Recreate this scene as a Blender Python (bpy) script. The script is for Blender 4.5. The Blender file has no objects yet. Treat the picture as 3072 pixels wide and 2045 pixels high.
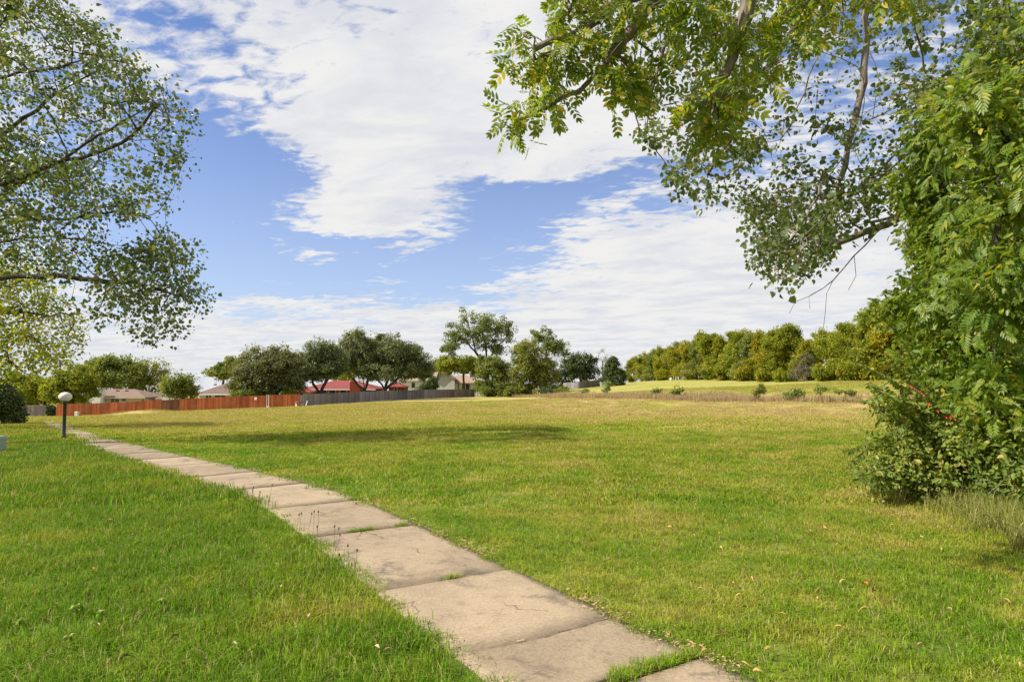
import bpy, math, random
import numpy as np
from mathutils import Vector

# ---------------------------------------------------------------- camera, sky, sun, exposure
sc = bpy.context.scene
COL = sc.collection
F, CX, CY = 1950.0, 1536.0, 1022.5            # focal length and centre in photo pixels (3072 x 2045)
PITCH = math.atan(107.5 / F)
CAMZ = 1.5
cam_d = bpy.data.cameras.new('camera')
cam_d.sensor_width = 36.0
cam_d.lens = F / 3072.0 * 36.0
cam_d.clip_end = 6000
cam = bpy.data.objects.new('camera', cam_d)
cam.location = (0, 0, CAMZ)
cam.rotation_euler = (math.pi / 2 + PITCH, 0, 0)
COL.objects.link(cam)
sc.camera = cam

SUN_AZ = math.atan2(-0.98, -0.20)
SUN_EL = math.radians(40)
sd = Vector((math.sin(SUN_AZ) * math.cos(SUN_EL), math.cos(SUN_AZ) * math.cos(SUN_EL), math.sin(SUN_EL)))
sun_d = bpy.data.lights.new('sun', 'SUN')
sun_d.energy = 4.8
sun_d.angle = math.radians(0.6)
sun_d.color = (1.0, 0.94, 0.83)
sun = bpy.data.objects.new('sun', sun_d)
sun.rotation_euler = sd.to_track_quat('Z', 'Y').to_euler()
sun.location = (-30, -12, 40)
COL.objects.link(sun)

sc.view_settings.view_transform = 'Standard'
sc.view_settings.look = 'None'
sc.view_settings.gamma = 1
sc.view_settings.exposure = 0.70
sc.view_settings.use_curve_mapping = False
sc.render.engine = 'CYCLES'
sc.cycles.max_bounces = 6
sc.cycles.diffuse_bounces = 4
sc.cycles.glossy_bounces = 2
sc.cycles.transmission_bounces = 4
sc.cycles.caustics_reflective = False
sc.cycles.caustics_refractive = False
sc.cycles.use_denoising = True
sc.cycles.sample_clamp_indirect = 6


class NT:
    """small helper for building node trees"""
    def __init__(s, tree):
        s.t = tree; s.n = tree.nodes; s.l = tree.links
    def new(s, typ, **kw):
        n = s.n.new(typ)
        for k, v in kw.items():
            setattr(n, k, v)
        return n
    def put(s, sock, v):
        if v is None:
            return
        if isinstance(v, bpy.types.NodeSocket):
            s.l.new(v, sock)
        else:
            sock.default_value = v
    def m(s, op, a, b=None, c=None, clamp=False):
        n = s.new('ShaderNodeMath', operation=op); n.use_clamp = clamp
        s.put(n.inputs[0], a); s.put(n.inputs[1], b); s.put(n.inputs[2], c)
        return n.outputs[0]
    def vm(s, op, a, b=None):
        n = s.new('ShaderNodeVectorMath', operation=op)
        s.put(n.inputs[0], a); s.put(n.inputs[1], b)
        return n.outputs[1] if op in ('LENGTH', 'DISTANCE', 'DOT_PRODUCT') else n.outputs[0]
    def noise(s, vec, scale, detail=4, rough=0.55, dist=0.0):
        n = s.new('ShaderNodeTexNoise')
        s.put(n.inputs['Vector'], vec)
        n.inputs['Scale'].default_value = scale; n.inputs['Detail'].default_value = detail
        n.inputs['Roughness'].default_value = rough; n.inputs['Distortion'].default_value = dist
        return n.outputs['Fac']
    def ss(s, v, lo, hi, a=0.0, b=1.0):
        n = s.new('ShaderNodeMapRange', interpolation_type='SMOOTHSTEP')
        s.put(n.inputs[0], v); s.put(n.inputs[1], lo); s.put(n.inputs[2], hi); s.put(n.inputs[3], a); s.put(n.inputs[4], b)
        return n.outputs[0]
    def mix(s, f, a, b, blend='MIX'):
        n = s.new('ShaderNodeMix', data_type='RGBA', blend_type=blend)
        s.put(n.inputs[0], f); s.put(n.inputs[6], c4(a)); s.put(n.inputs[7], c4(b))
        return n.outputs[2]
    def xyz(s, v):
        n = s.new('ShaderNodeSeparateXYZ'); s.put(n.inputs[0], v); return n.outputs
    def comb(s, x, y, z):
        n = s.new('ShaderNodeCombineXYZ')
        s.put(n.inputs[0], x); s.put(n.inputs[1], y); s.put(n.inputs[2], z)
        return n.outputs[0]


def c4(c):
    if isinstance(c, (tuple, list)) and len(c) == 3:
        return (c[0], c[1], c[2], 1.0)
    return c


def build_world():
    w = bpy.data.worlds.new('World'); sc.world = w; w.use_nodes = True
    nt = NT(w.node_tree); nt.n.clear()
    out = nt.new('ShaderNodeOutputWorld'); bg = nt.new('ShaderNodeBackground')
    bg.inputs['Strength'].default_value = 0.1
    nt.l.new(bg.outputs[0], out.inputs[0])
    sky = nt.new('ShaderNodeTexSky', sky_type='NISHITA', sun_disc=False)
    sky.sun_elevation = SUN_EL; sky.sun_rotation = SUN_AZ
    sky.altitude = 200; sky.air_density = 1.0; sky.dust_density = 0.6; sky.ozone_density = 2.2
    tc = nt.new('ShaderNodeTexCoord')
    d = tc.outputs['Generated']
    x, y, z = nt.xyz(d)
    zz = nt.m('MAXIMUM', z, 0.0)
    az = nt.m('ARCTAN2', x, y)
    el = nt.m('ARCSINE', zz)
    # cloud sheet on a high flat layer: coordinates foreshorten towards the horizon
    den = nt.m('ADD', zz, 0.10)
    px, py = nt.m('DIVIDE', x, den), nt.m('DIVIDE', y, den)
    # streaks run roughly left-right and slightly downhill
    pv = nt.comb(nt.m('ADD', px, nt.m('MULTIPLY', py, 0.35)), nt.m('MULTIPLY', py, 1.25), 0.0)
    n_lo = nt.noise(pv, 0.55, 3, 0.5, 0.2)
    n_mid = nt.noise(pv, 1.9, 6, 0.6, 0.35)
    n_hi = nt.noise(pv, 12.0, 5, 0.60, 0.5)
    n_st = nt.noise(nt.comb(nt.m('ADD', nt.m('MULTIPLY', px, 1.0), nt.m('MULTIPLY', py, 0.9)), nt.m('SUBTRACT', nt.m('MULTIPLY', py, 4.5), nt.m('MULTIPLY', px, 1.2)), 0.0), 2.2, 5, 0.6, 0.6)
    wob = nt.m('MULTIPLY', nt.m('SUBTRACT', n_mid, 0.5), 0.22)
    wob2 = nt.m('MULTIPLY', nt.m('SUBTRACT', nt.noise(nt.vm('ADD', pv, (7.3, 2.1, 0.0)), 1.6, 5, 0.6), 0.5), 0.20)
    azw, elw = nt.m('ADD', az, wob), nt.m('ADD', el, wob2)

    def blob(pxx, pyy, rx, ry, amp, rot=0.0):
        a0 = math.atan((pxx - CX) / F); e0 = math.atan((1130 - pyy) / F * math.cos(a0))
        da, de = nt.m('SUBTRACT', azw, a0), nt.m('SUBTRACT', elw, e0)
        c, s_ = math.cos(rot), math.sin(rot)
        u = nt.m('ADD', nt.m('MULTIPLY', da, c), nt.m('MULTIPLY', de, s_))
        v = nt.m('SUBTRACT', nt.m('MULTIPLY', de, c), nt.m('MULTIPLY', da, s_))
        u = nt.m('DIVIDE', u, rx / F); v = nt.m('DIVIDE', v, ry / F)
        q = nt.m('ADD', nt.m('MULTIPLY', u, u), nt.m('MULTIPLY', v, v))
        return nt.m('MULTIPLY', nt.m('POWER', 2.718, nt.m('MULTIPLY', q, -1.0)), amp)
    cov = nt.m('ADD', 0.42, nt.m('MULTIPLY', n_lo, 0.5))
    blobs = [
        (690, 560, 250, 290, -0.62, 0), (1010, 800, 420, 115, -0.60, -0.05), (1580, 640, 420, 125, -0.56, 0.03), (1750, 300, 380, 150, 0.34, 0.0),
        (1420, 760, 330, 130, -0.42, 0.15), (1960, 530, 260, 55, -0.30, 0.15), (250, 560, 330, 300, -0.26, 0),
        (560, 20, 260, 60, -0.30, -0.15), (2700, 250, 500, 300, -0.22, 0),
        (1080, 660, 260, 95, 0.46, -0.05), (1130, 520, 170, 130, 0.32, -0.3), (1050, 230, 500, 200, 0.22, 0),
        (1000, 400, 160, 120, 0.30, -0.3), (1950, 700, 330, 120, 0.22, 0.25), (2250, 760, 420, 200, 0.20, 0),
        (1250, 960, 900, 90, 0.22, 0.02), (1500, 560, 300, 60, 0.14, 0.1), (1650, 800, 200, 70, 0.18, 0.2), (1330, 470, 160, 70, 0.16, 0), (1230, 660, 170, 50, 0.26, 0), (1000, 710, 220, 40, 0.26, -0.05), (1500, 700, 90, 40, 0.22, 0.1), (1620, 740, 130, 50, 0.24, 0.2), (1780, 640, 120, 40, 0.22, 0.2), (1560, 500, 120, 35, 0.22, 0)]
    for b in blobs:
        cov = nt.m('ADD', cov, blob(*b))
    dens = nt.m('ADD', cov, nt.m('MULTIPLY', nt.m('SUBTRACT', n_mid, 0.5), 0.8))
    dens = nt.m('ADD', dens, nt.m('MULTIPLY', nt.m('SUBTRACT', n_hi, 0.5), 1.35))
    dens = nt.m('ADD', dens, nt.m('MULTIPLY', nt.m('SUBTRACT', n_st, 0.5), 0.55))
    fac = nt.ss(dens, 0.25, 0.72)
    # thin the sheet into haze just at the horizon
    hz = nt.ss(el, 0.0, 0.12, 0.75, 0.0)
    fac = nt.m('MAXIMUM', fac, hz)
    shade = nt.ss(nt.noise(nt.vm('ADD', pv, (3.1, 9.2, 0.0)), 2.6, 6, 0.6, 0.3), 0.32, 0.62)
    cl = nt.mix(shade, (4.4, 4.54, 4.9), (5.4, 5.36, 5.32))
    blue = nt.mix(1.0, sky.outputs[0], (0.74, 0.79, 1.0), 'MULTIPLY')
    lowwhite = nt.ss(el, 0.0, 0.5, 0.40, 0.0)
    blue = nt.mix(lowwhite, blue, (4.3, 4.7, 5.5))
    col = nt.mix(fac, blue, cl)
    nt.l.new(col, bg.inputs['Color'])


build_world()

# ---------------------------------------------------------------- pixel helpers
ct, st = math.cos(PITCH), math.sin(PITCH)


def ray(px, py):
    a = (px - CX) / F; b = (CY - py) / F
    return np.array([a, ct - b * st, st + b * ct])


def P(px, py, Y):
    """the point seen at a photo pixel, Y metres in front of the camera"""
    d = ray(px, py)
    return np.array([0, 0, CAMZ]) + d * (Y / d[1])


# ---------------------------------------------------------------- terrain height
_ctl = [P(*a) for a in [
    (191, 1320, 20), (140, 1266, 42), (20, 1272, 38), (168, 1250, 92), (600, 1231, 92), (900, 1219, 94),
    (80, 1250, 92), (1160, 1201, 112), (1424, 1190.5, 136), (1600, 1187, 132),
    (1700, 1195, 95), (2100, 1206, 70), (2700, 1212, 55), (1700, 1178, 112), (2100, 1181, 80), (2700, 1175, 64),
    (1900, 1152, 170), (2300, 1146, 125), (2700, 1136, 95), (3000, 1131, 82)]]
_ctl += [np.array(p, float) for p in [
    (-8, -3, 0), (0, -3, 0), (8, -3, 0), (-6, 3, 0), (0, 3, 0), (6, 3, 0), (-5, 8, -.03), (0, 7, 0), (6, 8, 0.02), (10, 14, .02),
    (-60, 0, -1.6), (-40, -30, -.6), (40, -30, .4), (40, 10, .4), (60, 50, 1.2), (-20, 12, -.5), (12, 30, -.3), (0, 28, -.42), (-28, 60, -1.9),
    (-120, 120, -4.8), (-60, 150, -4.8), (-20, 170, -3.4), (20, 240, -2.5), (-120, 300, -13), (80, 300, .2), (120, 120, 2.0), (0, 420, -12.0),
    (-300, 0, -5), (300, 0, 2), (-400, 600, -30), (400, 600, -5), (0, 1200, -40), (-1000, 1200, -50), (1000, 1200, -30), (-1000, -300, -8), (1000, -300, 1)]]
_ctl = np.array(_ctl)
_SC = 60.0


def _warp(x, y):      # compress far distances so the spline stays tame
    r = np.sqrt(x * x + y * y) + 1e-9
    k = np.log1p(r / 12.0) * 1.0 / r
    return x * k, y * k


def _tps(u, v, cu, cv):
    r2 = (u[:, None] - cu[None]) ** 2 + (v[:, None] - cv[None]) ** 2 + 1e-12
    return 0.5 * r2 * np.log(r2)


_cu, _cv = _warp(_ctl[:, 0], _ctl[:, 1])
_n = len(_ctl)
_A = np.zeros((_n + 3, _n + 3))
_A[:_n, :_n] = _tps(_cu, _cv, _cu, _cv) + np.eye(_n) * 0.002
_A[:_n, _n] = 1; _A[:_n, _n + 1] = _cu; _A[:_n, _n + 2] = _cv
_A[_n:, :_n] = _A[:_n, _n:].T
_W = np.linalg.solve(_A, np.concatenate([_ctl[:, 2], [0, 0, 0]]))
DITCH = np.array([P(1560, 1190, 138)[:2], P(1700, 1192, 103)[:2], P(2100, 1198, 75)[:2], P(2700, 1200, 59)[:2], [55, 46]])
MOUND = P(425, 1240, 88.5)


def polydist(x, y, poly):
    best = np.full(x.shape, 1e9)
    for (ax, ay), (bx, by) in zip(poly[:-1], poly[1:]):
        dx, dy = bx - ax, by - ay
        t = np.clip(((x - ax) * dx + (y - ay) * dy) / (dx * dx + dy * dy), 0, 1)
        best = np.minimum(best, np.hypot(x - ax - t * dx, y - ay - t * dy))
    return best


def gz(x, y):
    x = np.atleast_1d(np.asarray(x, float)); y = np.atleast_1d(np.asarray(y, float))
    u, v = _warp(x, y)
    z = _tps(u, v, _cu, _cv) @ _W[:_n] + _W[_n] + _W[_n + 1] * u + _W[_n + 2] * v
    z = z - 0.55 * np.exp(-(polydist(x, y, DITCH) / 2.2) ** 2)
    z = z + 0.55 * np.exp(-((x - MOUND[0]) / 3.2) ** 2 - ((y - MOUND[1]) / 1.6) ** 2)
    near = np.clip(1 - np.hypot(x, y) / 40, 0, 1)
    z = z + 0.02 * np.sin(x * .9 + 1.3) * np.sin(y * .7) * near
    return z


def g1(x, y):
    return float(gz(x, y)[0])


def gp(px, py, ymax=400.0):
    """pixel -> point on the ground"""
    d = ray(px, py)
    Y = np.geomspace(1.5, ymax, 900)
    t = Y / d[1]
    diff = CAMZ + d[2] * t - gz(d[0] * t, Y)
    i = np.where(diff < 0)[0]
    i = i[0] if len(i) else len(Y) - 1
    a = Y[max(i - 1, 0)]; b = Y[i]
    for _ in range(25):
        mth = (a + b) / 2; tt = mth / d[1]
        if CAMZ + d[2] * tt < g1(d[0] * tt, mth): b = mth
        else: a = mth
    tt = b / d[1]
    return np.array([d[0] * tt, b, g1(d[0] * tt, b)])


# ---------------------------------------------------------------- object helpers
def tag(o, label=None, cat=None, group=None, kind=None):
    if label: o['label'] = label
    if cat: o['category'] = cat
    if group: o['group'] = group
    if kind: o['kind'] = kind
    return o


def empty(name, loc, label=None, cat=None, group=None, rz=0.0):
    o = bpy.data.objects.new(name, None); COL.objects.link(o)
    o.empty_display_size = 0.2
    o.location = [float(v) for v in loc]; o.rotation_euler = (0, 0, rz)
    return tag(o, label, cat, group)


def link_mesh(name, me, mat=None, parent=None):
    o = bpy.data.objects.new(name, me); COL.objects.link(o)
    if mat is not None and not me.materials:
        me.materials.append(mat)
    if parent is not None: o.parent = parent
    return o


def np_mesh(name, verts, faces, smooth=False):
    """fast mesh from an (n,3) array and an (m,k) index array"""
    verts = np.asarray(verts, np.float32); faces = np.asarray(faces, np.int32)
    me = bpy.data.meshes.new(name)
    k = faces.shape[1]; nf = len(faces)
    me.vertices.add(len(verts)); me.vertices.foreach_set('co', verts.ravel())
    me.loops.add(nf * k); me.loops.foreach_set('vertex_index', faces.ravel())
    me.polygons.add(nf)
    me.polygons.foreach_set('loop_start', np.arange(nf, dtype=np.int32) * k)
    if smooth: me.polygons.foreach_set('use_smooth', np.ones(nf, bool))
    me.update(calc_edges=True)
    return me


def vnoise(x, y, s, seed=0):
    """cheap smooth value noise"""
    r = np.random.default_rng(seed); T = r.random((64, 64))
    u, v = x * s, y * s; i, j = np.floor(u).astype(int), np.floor(v).astype(int); fu, fv = u - i, v - j
    fu, fv = fu * fu * (3 - 2 * fu), fv * fv * (3 - 2 * fv)
    g = lambda a, b: T[a % 64, b % 64]
    return (g(i, j) * (1 - fu) + g(i + 1, j) * fu) * (1 - fv) + (g(i, j + 1) * (1 - fu) + g(i + 1, j + 1) * fu) * fv


class MB:
    """collects simple solids into one mesh"""
    def __init__(s): s.v = []; s.f = []
    def add(s, vs, fs):
        b = len(s.v); s.v += [tuple(float(c) for c in v) for v in vs]; s.f += [tuple(b + i for i in f) for f in fs]
        return s
    def box(s, c, size, rz=0.0):
        cx, cy, cz = c; hx, hy, hz = size[0] / 2, size[1] / 2, size[2] / 2
        co, si = math.cos(rz), math.sin(rz)
        vs = []
        for dz in (-hz, hz):
            for dx, dy in ((-hx, -hy), (hx, -hy), (hx, hy), (-hx, hy)):
                vs.append((cx + dx * co - dy * si, cy + dx * si + dy * co, cz + dz))
        return s.add(vs, [(3, 2, 1, 0), (4, 5, 6, 7), (0, 1, 5, 4), (1, 2, 6, 5), (2, 3, 7, 6), (3, 0, 4, 7)])
    def lathe(s, prof, n=16, c=(0, 0, 0), sx=1.0, sy=1.0):
        vs = []
        for r, z in prof:
            for i in range(n):
                a = 2 * math.pi * i / n
                vs.append((c[0] + r * sx * math.cos(a), c[1] + r * sy * math.sin(a), c[2] + z))
        fs = []
        for j in range(len(prof) - 1):
            for i in range(n):
                k = (i + 1) % n
                fs.append((j * n + i, j * n + k, (j + 1) * n + k, (j + 1) * n + i))
        fs.append(tuple(range(n - 1, -1, -1))); fs.append(tuple((len(prof) - 1) * n + i for i in range(n)))
        return s.add(vs, fs)
    def tube(s, pts, rad, n=6):
        pts = [np.array(p, float) for p in pts]
        if not hasattr(rad, '__len__'): rad = [rad] * len(pts)
        vs = []
        for i, p in enumerate(pts):
            d = pts[min(i + 1, len(pts) - 1)] - pts[max(i - 1, 0)]
            d /= np.linalg.norm(d) + 1e-9
            ref = np.array([0.31, 0.52, 0.79]) if abs(d[2]) < .95 else np.array([1.0, 0, 0])
            a = np.cross(d, ref); a /= np.linalg.norm(a); b = np.cross(d, a)
            for k in range(n):
                t = 2 * math.pi * k / n
                vs.append(p + rad[i] * (a * math.cos(t) + b * math.sin(t)))
        fs = []
        for j in range(len(pts) - 1):
            for i in range(n):
                k = (i + 1) % n
                fs.append((j * n + i, j * n + k, (j + 1) * n + k, (j + 1) * n + i))
        fs.append(tuple(range(n - 1, -1, -1))); fs.append(tuple((len(pts) - 1) * n + i for i in range(n)))
        return s.add(vs, fs)
    def mesh(s, name, smooth=False):
        me = bpy.data.meshes.new(name); me.from_pydata(s.v, [], s.f)
        if smooth: me.polygons.foreach_set('use_smooth', np.ones(len(me.polygons), bool))
        me.update(); return me
    def build(s, name, mat, parent=None, smooth=False):
        return link_mesh(name, s.mesh(name, smooth), mat, parent)


# ---------------------------------------------------------------- materials
def new_mat(name):
    m = bpy.data.materials.new(name); m.use_nodes = True
    nt = NT(m.node_tree); nt.n.clear()
    out = nt.new('ShaderNodeOutputMaterial')
    return m, nt, out


def principled(nt, out, col, rough=0.7, spec=0.3, bump=None, bstr=0.3, bdist=0.02, metal=0.0):
    b = nt.new('ShaderNodeBsdfPrincipled')
    nt.put(b.inputs['Base Color'], c4(col)); nt.put(b.inputs['Roughness'], rough)
    b.inputs['Specular IOR Level'].default_value = spec; b.inputs['Metallic'].default_value = metal
    if bump is not None:
        bn = nt.new('ShaderNodeBump'); bn.inputs['Strength'].default_value = bstr; bn.inputs['Distance'].default_value = bdist
        nt.l.new(bump, bn.inputs['Height']); nt.l.new(bn.outputs[0], b.inputs['Normal'])
    nt.l.new(b.outputs[0], out.inputs['Surface'])
    return b


def mat_plain(name, c1, c2=None, scale=3.0, rough=0.7, spec=0.3, bump=0.0, stretch=(1, 1, 1), isl=0.0):
    m, nt, out = new_mat(name)
    geo = nt.new('ShaderNodeNewGeometry'); tc = nt.new('ShaderNodeTexCoord')
    v = nt.vm('MULTIPLY', tc.outputs['Object'], stretch)
    n = nt.noise(v, scale, 5, 0.6)
    c2 = c2 or tuple(c * 0.75 for c in c1)
    col = nt.mix(nt.ss(n, 0.3, 0.7), c1, c2)
    if isl:
        k = nt.m('ADD', 1 - isl, nt.m('MULTIPLY', geo.outputs['Random Per Island'], 2 * isl))
        col = nt.mix(1.0, col, nt.comb(k, k, k), 'MULTIPLY')
    principled(nt, out, col, rough, spec, nt.noise(v, scale * 6, 3) if bump else None, bump)
    return m


def grass_color(nt, pos):
    """lawn colour as a function of place: lush, yellow-green and straw patches"""
    x, y, z = nt.xyz(pos)
    p2 = nt.comb(x, y, 0.0)
    a = nt.noise(p2, 0.11, 3, 0.55, 0.4)
    b = nt.noise(nt.vm('ADD', p2, (31.0, 7.0, 0.0)), 0.55, 4, 0.6, 0.3)
    c = nt.noise(nt.vm('ADD', p2, (5.0, 71.0, 0.0)), 2.6, 4, 0.6)
    # right of the path and further out the turf is thinner and drier; the left strip is watered and lush
    side = nt.ss(nt.m('ADD', x, nt.m('MULTIPLY', y, 0.72)), 1.5, 5.5)
    far = nt.ss(y, 7.0, 42.0)
    rgt = nt.ss(x, 1.5, 6.0)
    dry = nt.m('ADD', nt.m('MULTIPLY', far, 0.46), nt.m('MULTIPLY', side, 0.12))
    dry = nt.m('ADD', dry, nt.m('MULTIPLY', rgt, 0.16))
    dry = nt.m('ADD', dry, nt.m('MULTIPLY', nt.m('SUBTRACT', a, 0.5), 1.1))
    dry = nt.m('ADD', dry, nt.m('MULTIPLY', nt.m('SUBTRACT', b, 0.5), 1.25))
    dry = nt.m('ADD', dry, nt.m('MULTIPLY', nt.m('SUBTRACT', c, 0.5), 0.85))
    e_ = nt.noise(nt.vm('ADD', p2, (17.0, 43.0, 0.0)), 1.15, 5, 0.65, 0.5)
    dry = nt.m('ADD', dry, nt.m('MULTIPLY', nt.m('SUBTRACT', e_, 0.5), nt.m('ADD', 0.55, nt.m('MULTIPLY', rgt, 0.75))))
    dry = nt.m('ADD', dry, 0.13)
    # the mown fairway beyond the ditch is watered
    fw = nt.m('MULTIPLY', nt.ss(nt.m('ADD', x, nt.m('MULTIPLY', y, 0.55)), 67.0, 73.0), nt.ss(x, 2.0, 10.0))
    dry = nt.m('SUBTRACT', dry, nt.m('MULTIPLY', fw, 0.26))
    r = nt.new('ShaderNodeValToRGB')
    nt.put(r.inputs[0], dry)
    e = r.color_ramp.elements
    e[0].position = 0.0; e[0].color = (0.125, 0.245, 0.010, 1)
    e[1].position = 0.98; e[1].color = (0.470, 0.350, 0.160, 1)
    for pos_, cc in ((0.20, (0.195, 0.290, 0.016)), (0.42, (0.310, 0.330, 0.042)), (0.70, (0.415, 0.365, 0.105))):
        q = e.new(pos_); q.color = (*cc, 1)
    return r.outputs[0]


def make_grass_mats():
    # ground sheet
    m, nt, out = new_mat('turf_ground')
    geo = nt.new('ShaderNodeNewGeometry'); pos = geo.outputs['Position']
    col = grass_color(nt, pos)
    x, y, z = nt.xyz(pos)
    fine = nt.noise(nt.comb(x, y, 0.0), 14.0, 4, 0.7)
    k = nt.ss(fine, 0.25, 0.75, 0.55, 1.1)
    col = nt.mix(1.0, col, nt.comb(k, k, k), 'MULTIPLY')
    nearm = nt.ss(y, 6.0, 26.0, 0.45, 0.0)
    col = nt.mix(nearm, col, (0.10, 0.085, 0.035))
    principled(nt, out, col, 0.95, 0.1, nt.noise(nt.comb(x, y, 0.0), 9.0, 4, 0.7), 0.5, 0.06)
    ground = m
    # blades
    m, nt, out = new_mat('turf_blade')
    geo = nt.new('ShaderNodeNewGeometry'); pos = geo.outputs['Position']
    col = grass_color(nt, pos)
    rnd = geo.outputs['Random Per Island']
    oi = nt.new('ShaderNodeObjectInfo')
    k = nt.m('ADD', 0.50, nt.m('MULTIPLY', rnd, 0.9))
    k = nt.m('MULTIPLY', k, nt.m('ADD', 0.85, nt.m('MULTIPLY', oi.outputs['Random'], 0.3)))
    col = nt.mix(1.0, col, nt.comb(k, k, nt.m('MULTIPLY', k, 0.9)), 'MULTIPLY')
    r2 = nt.m('FRACT', nt.m('MULTIPLY', rnd, 17.31))
    straw = nt.ss(r2, 0.92, 0.94)
    col = nt.mix(straw, col, (0.46, 0.37, 0.17))
    dif = nt.new('ShaderNodeBsdfPrincipled')
    nt.l.new(col, dif.inputs['Base Color']); dif.inputs['Roughness'].default_value = 0.6
    dif.inputs['Specular IOR Level'].default_value = 0.08
    nrm = nt.vm('NORMALIZE', nt.vm('ADD', nt.vm('MULTIPLY', geo.outputs['Normal'], (0.45, 0.45, 0.45)), (0.0, 0.0, 0.8)))
    nt.l.new(nrm, dif.inputs['Normal'])
    tr = nt.new('ShaderNodeBsdfTranslucent'); nt.l.new(nt.mix(1.0, col, (1.3, 1.25, 0.6), 'MULTIPLY'), tr.inputs[0])
    mx = nt.new('ShaderNodeMixShader'); mx.inputs[0].default_value = 0.33
    nt.l.new(dif.outputs[0], mx.inputs[1]); nt.l.new(tr.outputs[0], mx.inputs[2]); nt.l.new(mx.outputs[0], out.inputs[0])
    return ground, m


def leaf_mat(name, c_dark, c_mid, c_light, light_frac=0.15, trans=0.35, spec=0.3, rough=0.5, clump=0.8, tint=None):
    m, nt, out = new_mat(name)
    geo = nt.new('ShaderNodeNewGeometry'); tc = nt.new('ShaderNodeTexCoord')
    rnd = geo.outputs['Random Per Island']
    n = nt.noise(tc.outputs['Object'], clump, 3, 0.6)
    f = nt.m('ADD', nt.m('MULTIPLY', rnd, 0.55), nt.m('MULTIPLY', nt.ss(n, 0.3, 0.7), 0.45))
    col = nt.mix(f, c_dark, c_mid)
    r2 = nt.m('FRACT', nt.m('MULTIPLY', rnd, 23.7))
    y = nt.ss(nt.m('ADD', r2, nt.m('MULTIPLY', nt.m('SUBTRACT', n, 0.5), 0.8)), 1.0 - light_frac - 0.15, 1.0 - light_frac + 0.1)
    col = nt.mix(y, col, c_light)
    oi = nt.new('ShaderNodeObjectInfo')
    if tint:
        col = nt.mix(nt.m('MULTIPLY', oi.outputs['Random'], 0.8), col, nt.mix(1.0, col, tint, 'MULTIPLY'))
    b = nt.new('ShaderNodeBsdfPrincipled')
    nt.l.new(col, b.inputs['Base Color']); b.inputs['Roughness'].default_value = rough
    b.inputs['Specular IOR Level'].default_value = spec
    tr = nt.new('ShaderNodeBsdfTranslucent'); nt.l.new(nt.mix(1.0, col, (1.35, 1.3, 0.55), 'MULTIPLY'), tr.inputs[0])
    mx = nt.new('ShaderNodeMixShader'); mx.inputs[0].default_value = trans
    nt.l.new(b.outputs[0], mx.inputs[1]); nt.l.new(tr.outputs[0], mx.inputs[2]); nt.l.new(mx.outputs[0], out.inputs[0])
    return m


M = {}
M['ground'], M['blade'] = make_grass_mats()
M['bark'] = mat_plain('bark', (0.10, 0.080, 0.062), (0.045, 0.036, 0.030), 6, 0.9, 0.1, 0.8, (1, 1, .25))
M['bark_pale'] = mat_plain('bark_pale', (0.25, 0.205, 0.165), (0.11, 0.09, 0.072), 8, 0.9, 0.1, 0.6, (1, 1, .3))
M['leaf_cotton'] = leaf_mat('leaf_cottonwood', (0.060, 0.095, 0.028), (0.150, 0.200, 0.062), (0.27, 0.24, 0.08), 0.07, 0.38, 0.45, 0.4)
M['leaf_cotton_far'] = leaf_mat('leaf_cottonwood_far', (0.105, 0.145, 0.040), (0.215, 0.260, 0.080), (0.30, 0.28, 0.09), 0.08, 0.40, 0.3, 0.5, 0.35)
M['leaf_yellow'] = leaf_mat('leaf_yellow_green', (0.130, 0.180, 0.018), (0.280, 0.320, 0.032), (0.44, 0.37, 0.045), 0.12, 0.46, 0.2, 0.5, 0.5)
M['leaf_ash'] = leaf_mat('leaf_ash', (0.070, 0.138, 0.014), (0.225, 0.305, 0.032), (0.38, 0.35, 0.045), 0.10, 0.44, 0.4, 0.42, 1.2)
M['leaf_ash_top'] = leaf_mat('leaf_ash_yellowing', (0.110, 0.180, 0.016), (0.245, 0.310, 0.030), (0.52, 0.42, 0.05), 0.11, 0.52, 0.35, 0.42, 1.6)
M['leaf_bush'] = leaf_mat('leaf_bush', (0.100, 0.160, 0.026), (0.260, 0.330, 0.058), (0.40, 0.36, 0.09), 0.12, 0.42, 0.3, 0.5, 1.5)
M['leaf_oak'] = leaf_mat('leaf_oak', (0.080, 0.112, 0.046), (0.190, 0.225, 0.090), (0.26, 0.275, 0.11), 0.08, 0.32, 0.3, 0.55, 0.35, (1.15, 1.0, 0.85))
M['leaf_mid'] = leaf_mat('leaf_mid_green', (0.100, 0.155, 0.032), (0.225, 0.275, 0.066), (0.34, 0.32, 0.09), 0.08, 0.40, 0.25, 0.55, 0.3, (1.2, 1.0, 0.7))
M['leaf_wood'] = leaf_mat('leaf_woodland', (0.110, 0.155, 0.014), (0.310, 0.325, 0.028), (0.48, 0.38, 0.04), 0.16, 0.46, 0.2, 0.55, 0.30, (1.15, 0.98, 0.8))
M['leaf_dark'] = leaf_mat('leaf_dark_evergreen', (0.036, 0.064, 0.022), (0.105, 0.140, 0.042), (0.17, 0.18, 0.05), 0.05, 0.22, 0.25, 0.6, 0.6)
M['leaf_grey'] = leaf_mat('leaf_grey_twig', (0.094, 0.094, 0.061), (0.176, 0.165, 0.110), (0.220, 0.198, 0.132), 0.1, 0.2, 0.1, 0.8, 0.6)
M['straw'] = leaf_mat('dry_grass', (0.220, 0.160, 0.094), (0.440, 0.330, 0.198), (0.550, 0.440, 0.275), 0.2, 0.3, 0.1, 0.8, 0.5)
M['straw_green'] = leaf_mat('half_dry_grass', (0.150, 0.200, 0.030), (0.290, 0.300, 0.070), (0.460, 0.370, 0.170), 0.22, 0.32, 0.15, 0.7, 0.5)


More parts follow.
